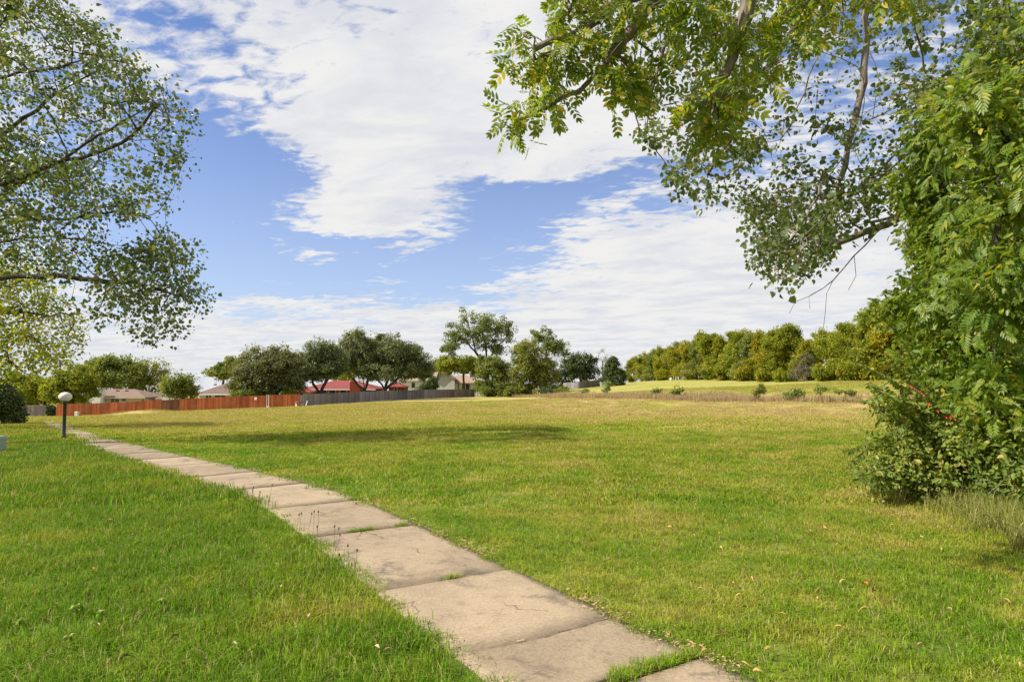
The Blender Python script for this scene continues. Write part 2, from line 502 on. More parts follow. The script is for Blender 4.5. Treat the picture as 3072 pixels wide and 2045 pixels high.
# ---------------------------------------------------------------- ground
def axis(lo, hi, core_lo, core_hi, step, ratio=1.13):
    a = list(np.arange(core_lo, core_hi + 1e-6, step))
    s = step; v = core_hi
    while v < hi:
        s *= ratio; v += s; a.append(v)
    s = step; v = core_lo
    while v > lo:
        s *= ratio; v -= s; a.insert(0, v)
    return np.array(a)


xs = axis(-1500, 1500, -22, 16, 0.4, 1.06); ys = axis(-300, 2500, -2, 24, 0.4, 1.035)
GX, GY = np.meshgrid(xs, ys)
gv = np.stack([GX.ravel(), GY.ravel(), gz(GX.ravel(), GY.ravel())], 1)
nx, ny = len(xs), len(ys)
ii = (np.arange(ny - 1)[:, None] * nx + np.arange(nx - 1)[None]).ravel()
gf = np.stack([ii, ii + 1, ii + nx + 1, ii + nx], 1)
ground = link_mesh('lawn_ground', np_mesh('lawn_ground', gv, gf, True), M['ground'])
tag(ground, kind='structure')

# ---------------------------------------------------------------- concrete path
RPX = [(2126, 1975), (2037, 1931), (1800, 1843), (1651, 1754), (1541, 1710), (1320, 1600), (1245, 1575), (1097, 1498), (932, 1452),
       (791, 1418), (660, 1388), (520, 1360), (362, 1324), (250, 1290), (163, 1264)]
redge = [np.array([1.85, 2.2])] + [gp(*p)[:2] for p in RPX]
redge = np.array(redge)
# smooth, resample
seg = np.r_[0, np.cumsum(np.hypot(*np.diff(redge, axis=0).T))]
S = np.arange(0, seg[-1], 0.1)
rx = np.interp(S, seg, redge[:, 0]); ry = np.interp(S, seg, redge[:, 1])
for _ in range(3):
    kern = np.ones(13) / 13
    rx = np.convolve(np.pad(rx, 6, 'edge'), kern, 'valid'); ry = np.convolve(np.pad(ry, 6, 'edge'), kern, 'valid')
tx, ty = np.gradient(rx), np.gradient(ry)
tl = np.hypot(tx, ty); tx /= tl; ty /= tl
PW = 1.12
lx, ly = rx - ty * PW, ry + tx * PW
lx, ly = np.where(True, rx - ty * PW, lx), np.where(True, ry + tx * PW, ly)
PATH_C = np.stack([(rx + lx) / 2, (ry + ly) / 2], 1)
M['concrete'] = None


def concrete():
    m, nt, out = new_mat('old_concrete')
    geo = nt.new('ShaderNodeNewGeometry'); pos = geo.outputs['Position']
    oi = nt.new('ShaderNodeObjectInfo')
    big = nt.noise(pos, 1.3, 5, 0.65, 0.5); mid = nt.noise(pos, 7, 5, 0.65); fine = nt.noise(pos, 55, 4, 0.75); grit = nt.noise(pos, 150, 2, 0.6)
    col = nt.mix(nt.ss(big, 0.35, 0.7), (0.340, 0.262, 0.175), (0.265, 0.202, 0.136))
    col = nt.mix(nt.ss(mid, 0.5, 0.75, 0, 0.5), col, (0.19, 0.142, 0.10))
    stain = nt.ss(nt.noise(nt.vm('ADD', pos, (4.0, 1.0, 0.0)), 2.1, 5, 0.7, 0.8), 0.53, 0.70, 0, 0.72)
    col = nt.mix(stain, col, (0.105, 0.086, 0.068))
    k = nt.ss(fine, 0.25, 0.75, 0.76, 1.2)
    col = nt.mix(1.0, col, nt.comb(k, k, k), 'MULTIPLY')
    sp = nt.ss(grit, 0.66, 0.74, 0, 0.5); col = nt.mix(sp, col, (0.55, 0.46, 0.34))
    # hairline cracks and a few long dark scuffs
    vo = nt.new('ShaderNodeTexVoronoi', feature='DISTANCE_TO_EDGE'); vo.inputs['Scale'].default_value = 0.85
    wv = nt.vm('ADD', pos, nt.vm('MULTIPLY', nt.comb(nt.noise(pos, 3.0, 4, 0.7), nt.noise(nt.vm('ADD', pos, (9.0, 3.0, 1.0)), 3.0, 4, 0.7), 0.5), (0.5, 0.5, 0.0)))
    nt.l.new(wv, vo.inputs['Vector'])
    cm = nt.m('MULTIPLY', nt.ss(vo.outputs['Distance'], 0.002, 0.007, 1.0, 0.0), nt.ss(nt.noise(pos, 0.9, 2, 0.5), 0.52, 0.60))
    col = nt.mix(nt.m('MULTIPLY', cm, 0.75), col, (0.07, 0.055, 0.04))
    tar = nt.ss(nt.noise(nt.vm('MULTIPLY', pos, (1.0, 2.2, 1.0)), 3.4, 6, 0.75, 1.0), 0.59, 0.69, 0, 0.5)
    col = nt.mix(tar, col, (0.12, 0.095, 0.07))
    k2 = nt.m('ADD', 0.82, nt.m('MULTIPLY', oi.outputs['Random'], 0.34))
    col = nt.mix(1.0, col, nt.comb(k2, k2, k2), 'MULTIPLY')
    principled(nt, out, col, 0.9, 0.2, nt.m('ADD', fine, nt.m('MULTIPLY', mid, 0.6)), 0.35, 0.006)
    return m


M['concrete'] = concrete()
pathbase_v = []; 
rng = np.random.default_rng(5)
path = empty('concrete_path', (0, 0, 0)); tag(path, 'weathered tan concrete path of long slabs curving through the grass', kind='structure')


def joint_at(px, py):
    g = gp(px, py)[:2]
    return int(np.argmin(np.hypot(rx - g[0], ry - g[1])))


SLAB = 18
j1 = joint_at(1550, 1715)
j_idx = sorted(set([joint_at(2122, 1980)] + [joint_at(1785, 1860)] + [j1, joint_at(1240, 1577), joint_at(1097, 1499)]))
j0 = j_idx[0]
j_idx = [max(j0 - SLAB, 0)] + j_idx
nxt = j_idx[-1] + SLAB
while nxt < len(rx) - 1:
    j_idx.append(nxt); nxt += SLAB
crack_j = joint_at(1785, 1860)
NACR = 13


def joint_line(i, jag=0.0, rs=0):
    r = np.random.default_rng(100 + rs)
    t = np.linspace(0, 1, NACR)
    x = rx[i] + (lx[i] - rx[i]) * t; y = ry[i] + (ly[i] - ry[i]) * t
    if jag:
        o = np.cumsum(r.normal(0, jag, NACR)); o -= np.linspace(o[0], o[-1], NACR)
        o += -0.16 * np.sin(t * math.pi) * 0.6
        x = x + tx[i] * o; y = y + ty[i] * o
    return x, y


PATH_TOP = 0.014
for k in range(len(j_idx) - 1):
    a, b = j_idx[k], j_idx[k + 1]
    la = joint_line(a, 0.02 if a == crack_j else 0.0, a); lb = joint_line(b, 0.02 if b == crack_j else 0.0, b)
    ga = 0.005 if a == crack_j else 0.006; gb = 0.005 if b == crack_j else 0.006
    if a == j0: ga = 0.05
    if b == j0: gb = 0.03
    nseg = 7
    rows = []
    for s_ in np.linspace(0, 1, nseg):
        # follow the curved edges between the two joints
        q = a + (b - a) * s_
        i0 = int(q); i1 = min(i0 + 1, len(rx) - 1); fr = q - i0
        ex = np.linspace(rx[i0] * (1 - fr) + rx[i1] * fr, lx[i0] * (1 - fr) + lx[i1] * fr, NACR)
        ey = np.linspace(ry[i0] * (1 - fr) + ry[i1] * fr, ly[i0] * (1 - fr) + ly[i1] * fr, NACR)
        sx = np.linspace(rx[a], lx[a], NACR) ; sy = np.linspace(ry[a], ly[a], NACR)
        ux = np.linspace(rx[b], lx[b], NACR) ; uy = np.linspace(ry[b], ly[b], NACR)
        ex = ex + (la[0] - sx) * (1 - s_) + (lb[0] - ux) * s_
        ey = ey + (la[1] - sy) * (1 - s_) + (lb[1] - uy) * s_
        if s_ == 0: ex = ex + tx[a] * ga; ey = ey + ty[a] * ga
        if s_ == 1: ex = ex - tx[b] * gb; ey = ey - ty[b] * gb
        rows.append((ex, ey))
    X = np.array([r[0] for r in rows]); Y = np.array([r[1] for r in rows])
    tilt = rng.normal(0, 0.002, 2)
    Z = gz(X.ravel(), Y.ravel()).reshape(X.shape) + PATH_TOP + 0.002 * rng.normal() + tilt[0] * np.linspace(-1, 1, nseg)[:, None] + tilt[1] * np.linspace(-1, 1, NACR)[None]
    # slightly ragged outer edges
    for c_ in (0, NACR - 1):
        Z[:, c_] -= 0.006
    top = np.stack([X.ravel(), Y.ravel(), Z.ravel()], 1)
    bot = top - np.array([0, 0, 0.11])
    fs = []
    N = NACR
    for i in range(nseg - 1):
        for j in range(N - 1):
            fs.append((i * N + j, i * N + j + 1, (i + 1) * N + j + 1, (i + 1) * N + j))
    T = nseg * N
    ringi = [j for j in range(N)] + [i * N + N - 1 for i in range(1, nseg)] + [(nseg - 1) * N + j for j in range(N - 2, -1, -1)] + [i * N for i in range(nseg - 2, 0, -1)]
    for q in range(len(ringi)):
        u, v = ringi[q], ringi[(q + 1) % len(ringi)]
        fs.append((v, u, u + T, v + T))
    me = np_mesh('slab', np.concatenate([top, bot]), np.array(fs))
    link_mesh('slab', me, M['concrete'], path)


M['joint_dirt'] = mat_plain('joint_dirt', (0.10, 0.075, 0.045), (0.055, 0.045, 0.028), 25, 0.95, 0.05)
for k in range(1, len(j_idx) - 1):
    a = j_idx[k]; X, Y = joint_line(a, 0.02 if a == crack_j else 0.0, a)
    w = 0.06 if a == j0 else 0.012
    Z = gz(X, Y) + PATH_TOP - .009
    vv = np.concatenate([np.stack([X - tx[a] * w, Y - ty[a] * w, Z], 1), np.stack([X + tx[a] * w, Y + ty[a] * w, Z], 1), np.stack([X - tx[a] * w, Y - ty[a] * w, Z - .02], 1), np.stack([X + tx[a] * w, Y + ty[a] * w, Z - .02], 1)])
    q = np.arange(NACR - 1); n_ = NACR
    ff = np.concatenate([np.stack([q, q + 1, q + 1 + n_, q + n_], 1), np.stack([q, q + 1, q + 1 + 2 * n_, q + 2 * n_], 1), np.stack([q + n_, q + 1 + n_, q + 1 + 3 * n_, q + 3 * n_], 1)])
    link_mesh('joint_filler', np_mesh('joint_filler', vv, ff), M['joint_dirt'], path)


def on_path(x, y, mr=0.0, ml=0.0):
    """True where a point lies on the paving (mr / ml: how far turf may creep in from the right / left edge)"""
    x = np.asarray(x); y = np.asarray(y)
    res = np.zeros(x.shape, bool)
    for s0 in range(0, len(x), 4000):
        xs_, ys_ = x[s0:s0 + 4000], y[s0:s0 + 4000]
        d2 = (xs_[:, None] - rx[None, ::2]) ** 2 + (ys_[:, None] - ry[None, ::2]) ** 2
        i = d2.argmin(1) * 2
        off = -(xs_ - rx[i]) * ty[i] + (ys_ - ry[i]) * tx[i]      # distance to the left of the right edge
        al = np.abs((xs_ - rx[i]) * tx[i] + (ys_ - ry[i]) * ty[i])
        mrr = mr[s0:s0 + 4000] if hasattr(mr, '__len__') else mr
        mll = ml[s0:s0 + 4000] if hasattr(ml, '__len__') else ml
        res[s0:s0 + 4000] = (off > mrr) & (off < PW - mll) & (al < 0.3)
    return res


def left_of_path(x, y):
    x = np.asarray(x); y = np.asarray(y)
    res = np.zeros(x.shape)
    for s0 in range(0, len(x), 4000):
        xs_, ys_ = x[s0:s0 + 4000], y[s0:s0 + 4000]
        i = ((xs_[:, None] - rx[None, ::2]) ** 2 + (ys_[:, None] - ry[None, ::2]) ** 2).argmin(1) * 2
        res[s0:s0 + 4000] = -(xs_ - rx[i]) * ty[i] + (ys_ - ry[i]) * tx[i]
    return res


# ---------------------------------------------------------------- foliage and branches
def norm(v):
    return v / (np.linalg.norm(v, axis=-1, keepdims=True) + 1e-9)


LEAF = {
    'card': (np.array([[0, 0, 0], [-.34, .5, .10], [0, 1, -.05], [.34, .5, .10]]), np.array([[0, 2, 1], [0, 3, 2]])),
    'delta': (np.array([[0, 0, 0], [-.46, .20, .07], [-.34, .58, .08], [0, 1, -.10], [.46, .20, .07], [.34, .58, .08]]), np.array([[0, 3, 2, 1], [0, 4, 5, 3]])),
    'ovate': (np.array([[0, 0, 0], [-.26, .28, .06], [-.22, .66, .06], [0, 1, -.08], [.26, .28, .06], [.22, .66, .06]]), np.array([[0, 3, 2, 1], [0, 4, 5, 3]])),
    'lance': (np.array([[0, 0, 0], [-.13, .3, .04], [-.11, .65, .03], [0, 1, -.10], [.13, .3, .04], [.11, .65, .03]]), np.array([[0, 3, 2, 1], [0, 4, 5, 3]])),
}


def _pinnate(npair=4, wide=0.30, droop=0.25):
    v = []; f = []
    lv, lf = LEAF['ovate']

    def put(base, ang, L, zt):
        c, s = math.cos(ang), math.sin(ang)
        for p in lv:
            x, y, z = p[0] * wide / .26 * .8, p[1], p[2] * .6
            v.append((base[0] + L * (x * c + y * s), base[1] + L * (-x * s + y * c), base[2] + L * z - zt * L * y))
    spots = []
    for k in range(npair):
        t = 0.22 + 0.60 * k / max(npair - 1, 1)
        for sgn in (-1, 1):
            spots.append(((0, t, -droop * t * t), sgn * math.radians(58 - 6 * k), 0.36 - 0.02 * abs(k - 1.5), 0.25))
    spots.append(((0, 0.80, -droop * .64), 0.0, 0.36, 0.3))
    for sp in spots:
        b = len(v); put(*sp)
        f.extend([[b + i for i in q] for q in lf])
    # stalk
    b = len(v)
    v.extend([(-.008, 0, 0), (.008, 0, 0), (.004, .85, -droop * .72), (-.004, .85, -droop * .72)]); f.append([b, b + 1, b + 2, b + 3])
    return np.array(v), np.array(f)


LEAF['pinnate'] = _pinnate(4, 0.27, 0.28)
LEAF['pinnate_fine'] = _pinnate(6, 0.20, 0.30)


def leaves_arrays(kind, pos, axis_, nrm, size):
    tv, tf = LEAF[kind]
    a = norm(axis_); s = norm(np.cross(a, nrm)); n = np.cross(s, a)
    size = size[:, None, None]
    v = pos[:, None] + size * (tv[None, :, 0, None] * s[:, None] + tv[None, :, 1, None] * a[:, None] + tv[None, :, 2, None] * n[:, None])
    f = tf[None] + (np.arange(len(pos)) * len(tv))[:, None, None]
    return v.reshape(-1, 3), f.reshape(-1, tf.shape[1])


def cluster_leaves(att, n, rad, rng, kind, size, droop=0.3, flat=0.7, up=0.6, out=0.0):
    """n leaves scattered round every attractor; leaves point outwards and down, faces roughly up"""
    k = len(att)
    w = rng.gamma(1.6, 1.0, k); cnt = rng.multinomial(k * n, w / w.sum())
    d = rng.normal(size=(k * n, 3)); d = norm(d) * (rng.random((k * n, 1)) ** 0.45)
    cr = np.repeat(rng.uniform(.55, 1.35, k), cnt)[:, None]
    off = d * rad * cr; off[:, 2] *= flat
    pos = np.repeat(att, cnt, 0) + off
    ax = norm(d + rng.normal(0, .6, d.shape)); ax[:, 2] -= droop
    nr = rng.normal(0, .62, d.shape); nr[:, 2] += up
    if out:
        nr += out * norm(pos - att.mean(0)) + .35 * out * norm(d)
    s = size * rng.uniform(0.5, 1.3, len(pos)) * np.repeat(rng.uniform(.8, 1.15, k), cnt)
    return leaves_arrays(kind, pos, ax, nr, s)


def grow(trunk, limbs, att, rng, step=0.6, r_tip=0.012, power=2.4, r_min_trunk=None, bend=0.4, wob=0.06):
    """a branching skeleton: every attractor is joined to the nearest branch grown so far"""
    pos = []; par = []; dr = []

    def chain(pts, start_parent):
        p = start_parent
        for i, q in enumerate(pts):
            pos.append(np.array(q, float)); par.append(p)
            if p >= 0: dd = pos[-1] - pos[p]
            else: dd = np.array(pts[min(1, len(pts) - 1)], float) - np.array(pts[0], float)
            dr.append(dd / (np.linalg.norm(dd) + 1e-9)); p = len(pos) - 1
        return p

    def resample(pts, st):
        pts = np.array(pts, float); sg = np.r_[0, np.cumsum(np.linalg.norm(np.diff(pts, axis=0), axis=1))]
        m = max(2, int(sg[-1] / st) + 1); t = np.linspace(0, sg[-1], m)
        r = np.stack([np.interp(t, sg, pts[:, i]) for i in range(3)], 1)
        if m > 4:
            r2 = r.copy(); r2[1:-1] = (r[:-2] + r[1:-1] * 2 + r[2:]) / 4; r = r2
            r[1:-1] += rng.normal(0, wob * st, r[1:-1].shape)
        return r
    chain(resample(trunk, step), -1)
    for lb in limbs:
        q = resample(lb, step)
        A = np.array(pos); i = int(np.argmin(np.linalg.norm(A - q[0], axis=1)))
        chain(q[1:] if np.linalg.norm(A[i] - q[0]) < step else q, i)
    cap = 400000
    NP = np.zeros((cap, 3)); ND = np.zeros((cap, 3)); cnt = len(pos)
    NP[:cnt] = pos; ND[:cnt] = dr
    parl = list(par)
    att = np.asarray(att)
    if len(att):
        d0 = np.full(len(att), 1e9)
        for q in NP[:cnt]: d0 = np.minimum(d0, ((att - q) ** 2).sum(1))
        for a in att[np.argsort(d0)]:
            v = a - NP[1:cnt]; dist = np.sqrt((v ** 2).sum(1)) + 1e-6
            cosn = (v * ND[1:cnt]).sum(1) / dist
            i = int(np.argmin(dist * (1.45 - 0.45 * cosn))) + 1
            p0 = NP[i]; L = np.linalg.norm(a - p0)
            if L < 0.02: continue
            m = max(1, int(round(L / step)))
            c1 = p0 + ND[i] * L * bend
            t = (np.arange(1, m + 1) / m)[:, None]
            pts = (1 - t) ** 2 * p0 + 2 * t * (1 - t) * c1 + t * t * a
            if m > 1: pts[:-1] += rng.normal(0, wob * step, (m - 1, 3))
            pp = i
            for q in pts:
                dd = q - NP[pp]; NP[cnt] = q; ND[cnt] = dd / (np.linalg.norm(dd) + 1e-9); parl.append(pp); pp = cnt; cnt += 1
    pos = NP[:cnt].copy(); par = np.array(parl)
    acc = np.zeros(cnt)
    rad = np.zeros(cnt); main = np.full(cnt, -1); mr = np.zeros(cnt)
    for i in range(cnt - 1, -1, -1):
        rad[i] = max(acc[i], r_tip ** power) ** (1 / power)
        p = par[i]
        if p >= 0:
            acc[p] += rad[i] ** power
            if rad[i] > mr[p]: mr[p] = rad[i]; main[p] = i
    if r_min_trunk:
        ex = math.log(r_min_trunk / r_tip) / math.log(rad[0] / r_tip)
        rad = r_tip * (rad / r_tip) ** ex
    return pos, par, rad, main, ND[:cnt]


def branch_mesh(name, sk, sides=6, base_flare=1.25, rmin=0.0):
    pos, par, rad, main, nd = sk
    ch = np.where(par >= 0)[0]
    ch = ch[rad[ch] >= rmin]
    pa = par[ch]
    ismain = main[pa] == ch
    rc = rad[ch]; rp = np.where(ismain, rad[pa], np.minimum(rad[pa], rc * 1.15))
    rp = np.where(pa == 0, rp * base_flare, rp)
    sdir = norm(pos[ch] - pos[pa])
    dp = np.where(ismain[:, None], nd[pa], sdir); dc = nd[ch]
    ref = np.array([0.31, 0.52, 0.79])

    def frame(d):
        a = norm(np.cross(d, ref)); return a, np.cross(d, a)
    t = np.arange(sides) * 2 * math.pi / sides
    out = []
    for pp, d, r in ((pos[pa], dp, rp), (pos[ch], dc, rc)):
        a, b = frame(d)
        out.append(pp[:, None] + r[:, None, None] * (a[:, None] * np.cos(t)[None, :, None] + b[:, None] * np.sin(t)[None, :, None]))
    v = np.concatenate(out, 1)                                    # (m, 2*sides, 3)
    k = np.arange(sides); k2 = (k + 1) % sides
    f = np.stack([k, k2, k2 + sides, k + sides], 1)
    f = f[None] + (np.arange(len(ch)) * 2 * sides)[:, None, None]
    return np_mesh(name, v.reshape(-1, 3), f.reshape(-1, 4), True)


def ellipsoid(c, r, n, rng, inner=0.45, floor=None):
    d = norm(rng.normal(size=(n, 3)))
    rr = (inner ** 3 + (1 - inner ** 3) * rng.random((n, 1))) ** (1 / 3)
    p = np.asarray(c) + d * rr * np.asarray(r)
    # lumpy outline
    return p


def px_ell(e, Y, n, rng, depth=0.85, inner=0.45):
    """crown lobe given in photo pixels (cx, cy, rx, ry) at distance Y"""
    s = Y / F
    return ellipsoid(P(e[0], e[1], Y), (e[2] * s, max(e[2], e[3]) * s * depth, e[3] * s), n, rng, inner)


def make_tree(name, base, trunk, limbs, att, leafkw, mat, bark, label, cat='tree', group=None, step=0.7, r_base=None, r_tip=0.012, sides=6, seed=1, extra_leaves=None, rmin=0.0, bend=0.4):
    rng = np.random.default_rng(seed)
    base = np.asarray(base, float)
    root = empty(name, base, label, cat, group)
    att = np.asarray(att)
    sk = grow([np.asarray(p) - base for p in trunk], [[np.asarray(p) - base for p in l] for l in limbs], att - base, rng, step, r_tip, 2.4, r_base, bend)
    link_mesh('trunk', branch_mesh('trunk', sk, sides, 1.3, rmin), bark, root)
    v, f = cluster_leaves(att - base, rng=rng, **leafkw)
    if extra_leaves is not None:
        v2, f2 = extra_leaves
        f = np.concatenate([f, f2 + len(v)]); v = np.concatenate([v, v2 - base])
    link_mesh('crown', np_mesh('crown', v, f), mat, root)
    return root


def far_tree(name, px, basepy, Y, lobes, nclus, nleaf, size, mat, label, seed, crad=0.7, group=None, trunk_top=None, limbs=(), r_base=0.25, bark='bark', base=None, depth=0.85, inner=0.4, flat=0.75, cat='tree', up=0.6):
    """a tree further off: lobes in photo pixels give the crown"""
    rng = np.random.default_rng(seed)
    if base is None:
        b = P(px, basepy, Y); b[2] = g1(b[0], b[1]) - 0.05
    else: b = base
    area = np.array([l[2] * l[3] for l in lobes], float); area /= area.sum()
    att = []
    for l, a in zip(lobes, area):
        m = max(10, int(nclus * a)); ns = max(1, min(9, int(l[2] * l[3] / 260)))
        if ns < 3:
            att.append(px_ell(l, Y, m, rng, depth, inner)); continue
        c0 = P(l[0], l[1], Y); R_ = np.array([l[2], max(l[2], l[3]) * depth, l[3]]) * Y / F
        att.append(ellipsoid(c0, R_ * (.72 if mat == 'leaf_cotton_far' else .92), m // (4 if mat == 'leaf_cotton_far' else 2), rng, .2))
        for q in range(ns):
            dv = norm(rng.normal(size=3)); dv[2] = dv[2] * .9 + .1
            rr = rng.uniform(.34, .52)
            att.append(ellipsoid(c0 + dv * R_ * (1.02 - rr * .85), R_ * rr * rng.uniform(.85, 1.25, 3), max(4, int(m * (.75 if mat == 'leaf_cotton_far' else .6) / ns)), rng, .35))
    att = np.concatenate(att)
    att = att[att[:, 2] > b[2] + 0.25]
    if trunk_top is None:
        cz = np.average([P(l[0], l[1], Y) for l in lobes], axis=0, weights=area)
        trunk_top = cz
    else: trunk_top = P(*trunk_top, Y)
    mid = (b + trunk_top) / 2 + np.r_[rng.normal(0, .15, 2), 0]
    lm = [[P(*q, Y) for q in l] for l in limbs]
    return make_tree(name, b, [b - np.array([0, 0, .2]), mid, trunk_top], lm, att, dict(n=nleaf, rad=crad, kind='card', size=size, droop=.25, flat=flat, up=up, out=.8),
                     M[mat], M[bark], label, cat, group, step=0.9, r_base=r_base, r_tip=0.02, sides=5, seed=seed, rmin=0.0 if mat == 'leaf_grey' or r_base < .1 else 0.026)


def copy_thing(src, loc, rz=0.0, scale=1.0, label=None, group=None, zs=None):
    r = src.copy(); COL.objects.link(r); r.location = [float(v) for v in loc]; r.rotation_euler = (0, 0, rz)
    r.scale = (scale, scale, zs or scale)
    if label: r['label'] = label
    if group: r['group'] = group
    for ch in list(src.children):
        c = ch.copy(); COL.objects.link(c); c.parent = r
        for gch in list(ch.children):
            d = gch.copy(); COL.objects.link(d); d.parent = c
    return r


# ---------------------------------------------------------------- fences
def wood(name, c1, c2, isl=0.25):
    m, nt, out = new_mat(name)
    geo = nt.new('ShaderNodeNewGeometry'); tc = nt.new('ShaderNodeTexCoord')
    v = nt.vm('MULTIPLY', tc.outputs['Object'], (1, 1, .12))
    rnd = geo.outputs['Random Per Island']
    n = nt.noise(v, 9, 5, 0.65)
    big = nt.noise(tc.outputs['Object'], 0.35, 3, 0.6)
    f = nt.m('ADD', nt.m('MULTIPLY', nt.ss(n, 0.3, 0.7), 0.5), nt.m('MULTIPLY', nt.ss(big, 0.35, 0.65), 0.5))
    col = nt.mix(f, c1, c2)
    oi = nt.new('ShaderNodeObjectInfo')
    k = nt.m('ADD', 1 - isl, nt.m('MULTIPLY', rnd, 2 * isl))
    k = nt.m('MULTIPLY', k, nt.m('ADD', 0.80, nt.m('MULTIPLY', oi.outputs['Random'], 0.40)))
    col = nt.mix(1.0, col, nt.comb(k, k, k), 'MULTIPLY')
    fade = nt.ss(nt.noise(nt.vm('ADD', tc.outputs['Object'], (11.0, 5.0, 2.0)), 0.8, 4, 0.6), 0.50, 0.72, 0, 0.45)
    col = nt.mix(fade, col, nt.mix(1.0, nt.mix(0.35, col, (0.30, 0.24, 0.20)), (1.15, 1.15, 1.15), 'MULTIPLY'))
    principled(nt, out, col, 0.85, 0.15, n, 0.3, 0.01)
    return m


M['cedar'] = wood('stained_cedar', (0.37, 0.105, 0.036), (0.25, 0.070, 0.027), 0.32)
M['cedar_dark'] = wood('unstained_cedar', (0.19, 0.075, 0.035), (0.12, 0.055, 0.03), 0.3)
M['grey_wood'] = wood('weathered_grey_wood', (0.235, 0.215, 0.225), (0.16, 0.142, 0.15), 0.25)
M['grey_wood_b'] = wood('weathered_brown_grey_wood', (0.19, 0.155, 0.14), (0.125, 0.10, 0.09), 0.25)


def fence(name, A, B, height, mats, label, base_px=None, pw=0.14, seed=1, thick=0.02):
    """board fence from A to B (plan points); every 2.4 m bay is a picket panel with two rails and a post"""
    rng = np.random.default_rng(seed)
    A, B = np.array(A[:2], float), np.array(B[:2], float)
    L = np.hypot(*(B - A)); d = (B - A) / L; nrm = np.array([d[1], -d[0]])
    ang = math.atan2(d[1], d[0])
    if nrm @ (-A) < 0: nrm = -nrm
    nb = max(1, int(round(L / 2.44))); bay = L / nb
    root = empty(name, (A[0], A[1], g1(*A)), label, 'fence')
    o0 = np.array([A[0], A[1], g1(*A)])
    for i in range(nb):
        mb = MB(); a = A + d * bay * i
        npk = int(bay / pw)
        wav = rng.normal(0, 0.015)
        for j in range(npk):
            c = a + d * (bay * (j + .5) / npk)
            z = g1(*c); h = height + rng.normal(0, .012) + wav
            w = bay / npk - 0.008
            mb.box((c[0] - o0[0], c[1] - o0[1], z + h / 2 - o0[2] + .02), (w, thick + rng.random() * .006, h - .04), ang)
        me = mats[i] if isinstance(mats, (list, tuple)) else mats
        p = mb.build('picket_panel', me, root); p['kind'] = 'stuff'
        for hz in (0.35, height - .35):
            e0, e1 = a - nrm * .045, a + d * bay - nrm * .045
            MB().tube([(e0[0] - o0[0], e0[1] - o0[1], g1(*e0) + hz - o0[2]), (e1[0] - o0[0], e1[1] - o0[1], g1(*e1) + hz - o0[2])], .03, 4).build('rail', me, root)
        pp = a - nrm * .12
        MB().box((pp[0] - o0[0], pp[1] - o0[1], g1(*pp) + height / 2 - .05 - o0[2]), (.09, .09, height), ang).build('post', me, root)
    return root


FR0, FR1 = P(168, 1250, 92), P(900, 1219, 94)
nb = max(1, int(round(np.hypot(*(FR1 - FR0)[:2]) / 2.44)))
fm = [M['cedar']] * nb
gate_i = int(nb * (517 - 168) / (900 - 168)); fm[gate_i] = M['cedar_dark']
fence('cedar_fence', FR0, FR1, 1.76, fm, 'reddish orange stained cedar board fence with one darker bay', seed=3)
FG0, FG1 = P(903, 1218, 96), P(1424, 1190.5, 136)
nb = max(1, int(round(np.hypot(*(FG1 - FG0)[:2]) / 2.44)))
fence('board_fence', FG0, FG1, 1.68, [M['grey_wood'] if i < nb * .72 else M['grey_wood_b'] for i in range(nb)], 'long weathered grey board fence behind the lone oak trunk', seed=4)
fence('board_fence', P(20, 1251, 93), P(136, 1251, 93), 1.68, M['grey_wood_b'], 'short grey board fence beside the dark bush', seed=5)
fence('board_fence', P(1690, 1168, 168), P(1735, 1166, 164), 1.75, M['grey_wood'], 'far grey board fence below the dark trees', seed=6)
fence('board_fence', P(1736, 1166, 164), P(1800, 1163, 172), 1.75, [M['grey_wood']] * 1 + [M['grey_wood_b']] * 9, 'far grey and brown board fence running up to the rounded cedar', seed=7)

# ---------------------------------------------------------------- houses
M['shingle_tan'] = mat_plain('shingles_tan', (0.25, 0.175, 0.138), (0.19, 0.132, 0.105), 2.5, 0.9, 0.1, 0.5)
M['shingle_brown'] = mat_plain('shingles_brown', (0.20, 0.145, 0.122), (0.15, 0.108, 0.092), 2.5, 0.9, 0.1, 0.5)
M['shingle_red'] = mat_plain('shingles_red', (0.27, 0.075, 0.072), (0.20, 0.056, 0.054), 2.0, 0.9, 0.1, 0.5)
M['shingle_sand'] = mat_plain('shingles_sand', (0.36, 0.26, 0.19), (0.28, 0.20, 0.145), 2.0, 0.9, 0.1, 0.5)
M['cream'] = mat_plain('cream_siding', (0.52, 0.46, 0.34), (0.47, 0.41, 0.31), 2, 0.8)
M['white_wall'] = mat_plain('white_siding', (0.62, 0.63, 0.62), (0.57, 0.58, 0.57), 1.5, 0.8)
M['blue_wall'] = mat_plain('pale_blue_siding', (0.50, 0.54, 0.60), (0.45, 0.49, 0.55), 1.5, 0.8)
M['brick'] = mat_plain('red_brick', (0.26, 0.068, 0.038), (0.18, 0.046, 0.03), 7, 0.9, 0.1, 0.4)
M['pink_wall'] = mat_plain('pinkish_wall', (0.42, 0.28, 0.24), (0.36, 0.24, 0.21), 3, 0.9)
M['trim'] = mat_plain('white_trim', (0.75, 0.72, 0.68), (0.68, 0.66, 0.62), 3, 0.6)
M['trim_tan'] = mat_plain('tan_trim', (0.52, 0.42, 0.32), None, 3, 0.6)
M['dark'] = mat_plain('dark_paint', (0.03, 0.028, 0.026), None, 3, 0.5)
M['siding_line'] = M['white_wall']


def glassmat():
    m, nt, out = new_mat('window_glass')
    principled(nt, out, (0.035, 0.045, 0.05), 0.08, 0.6)
    return m


M['glass'] = glassmat()


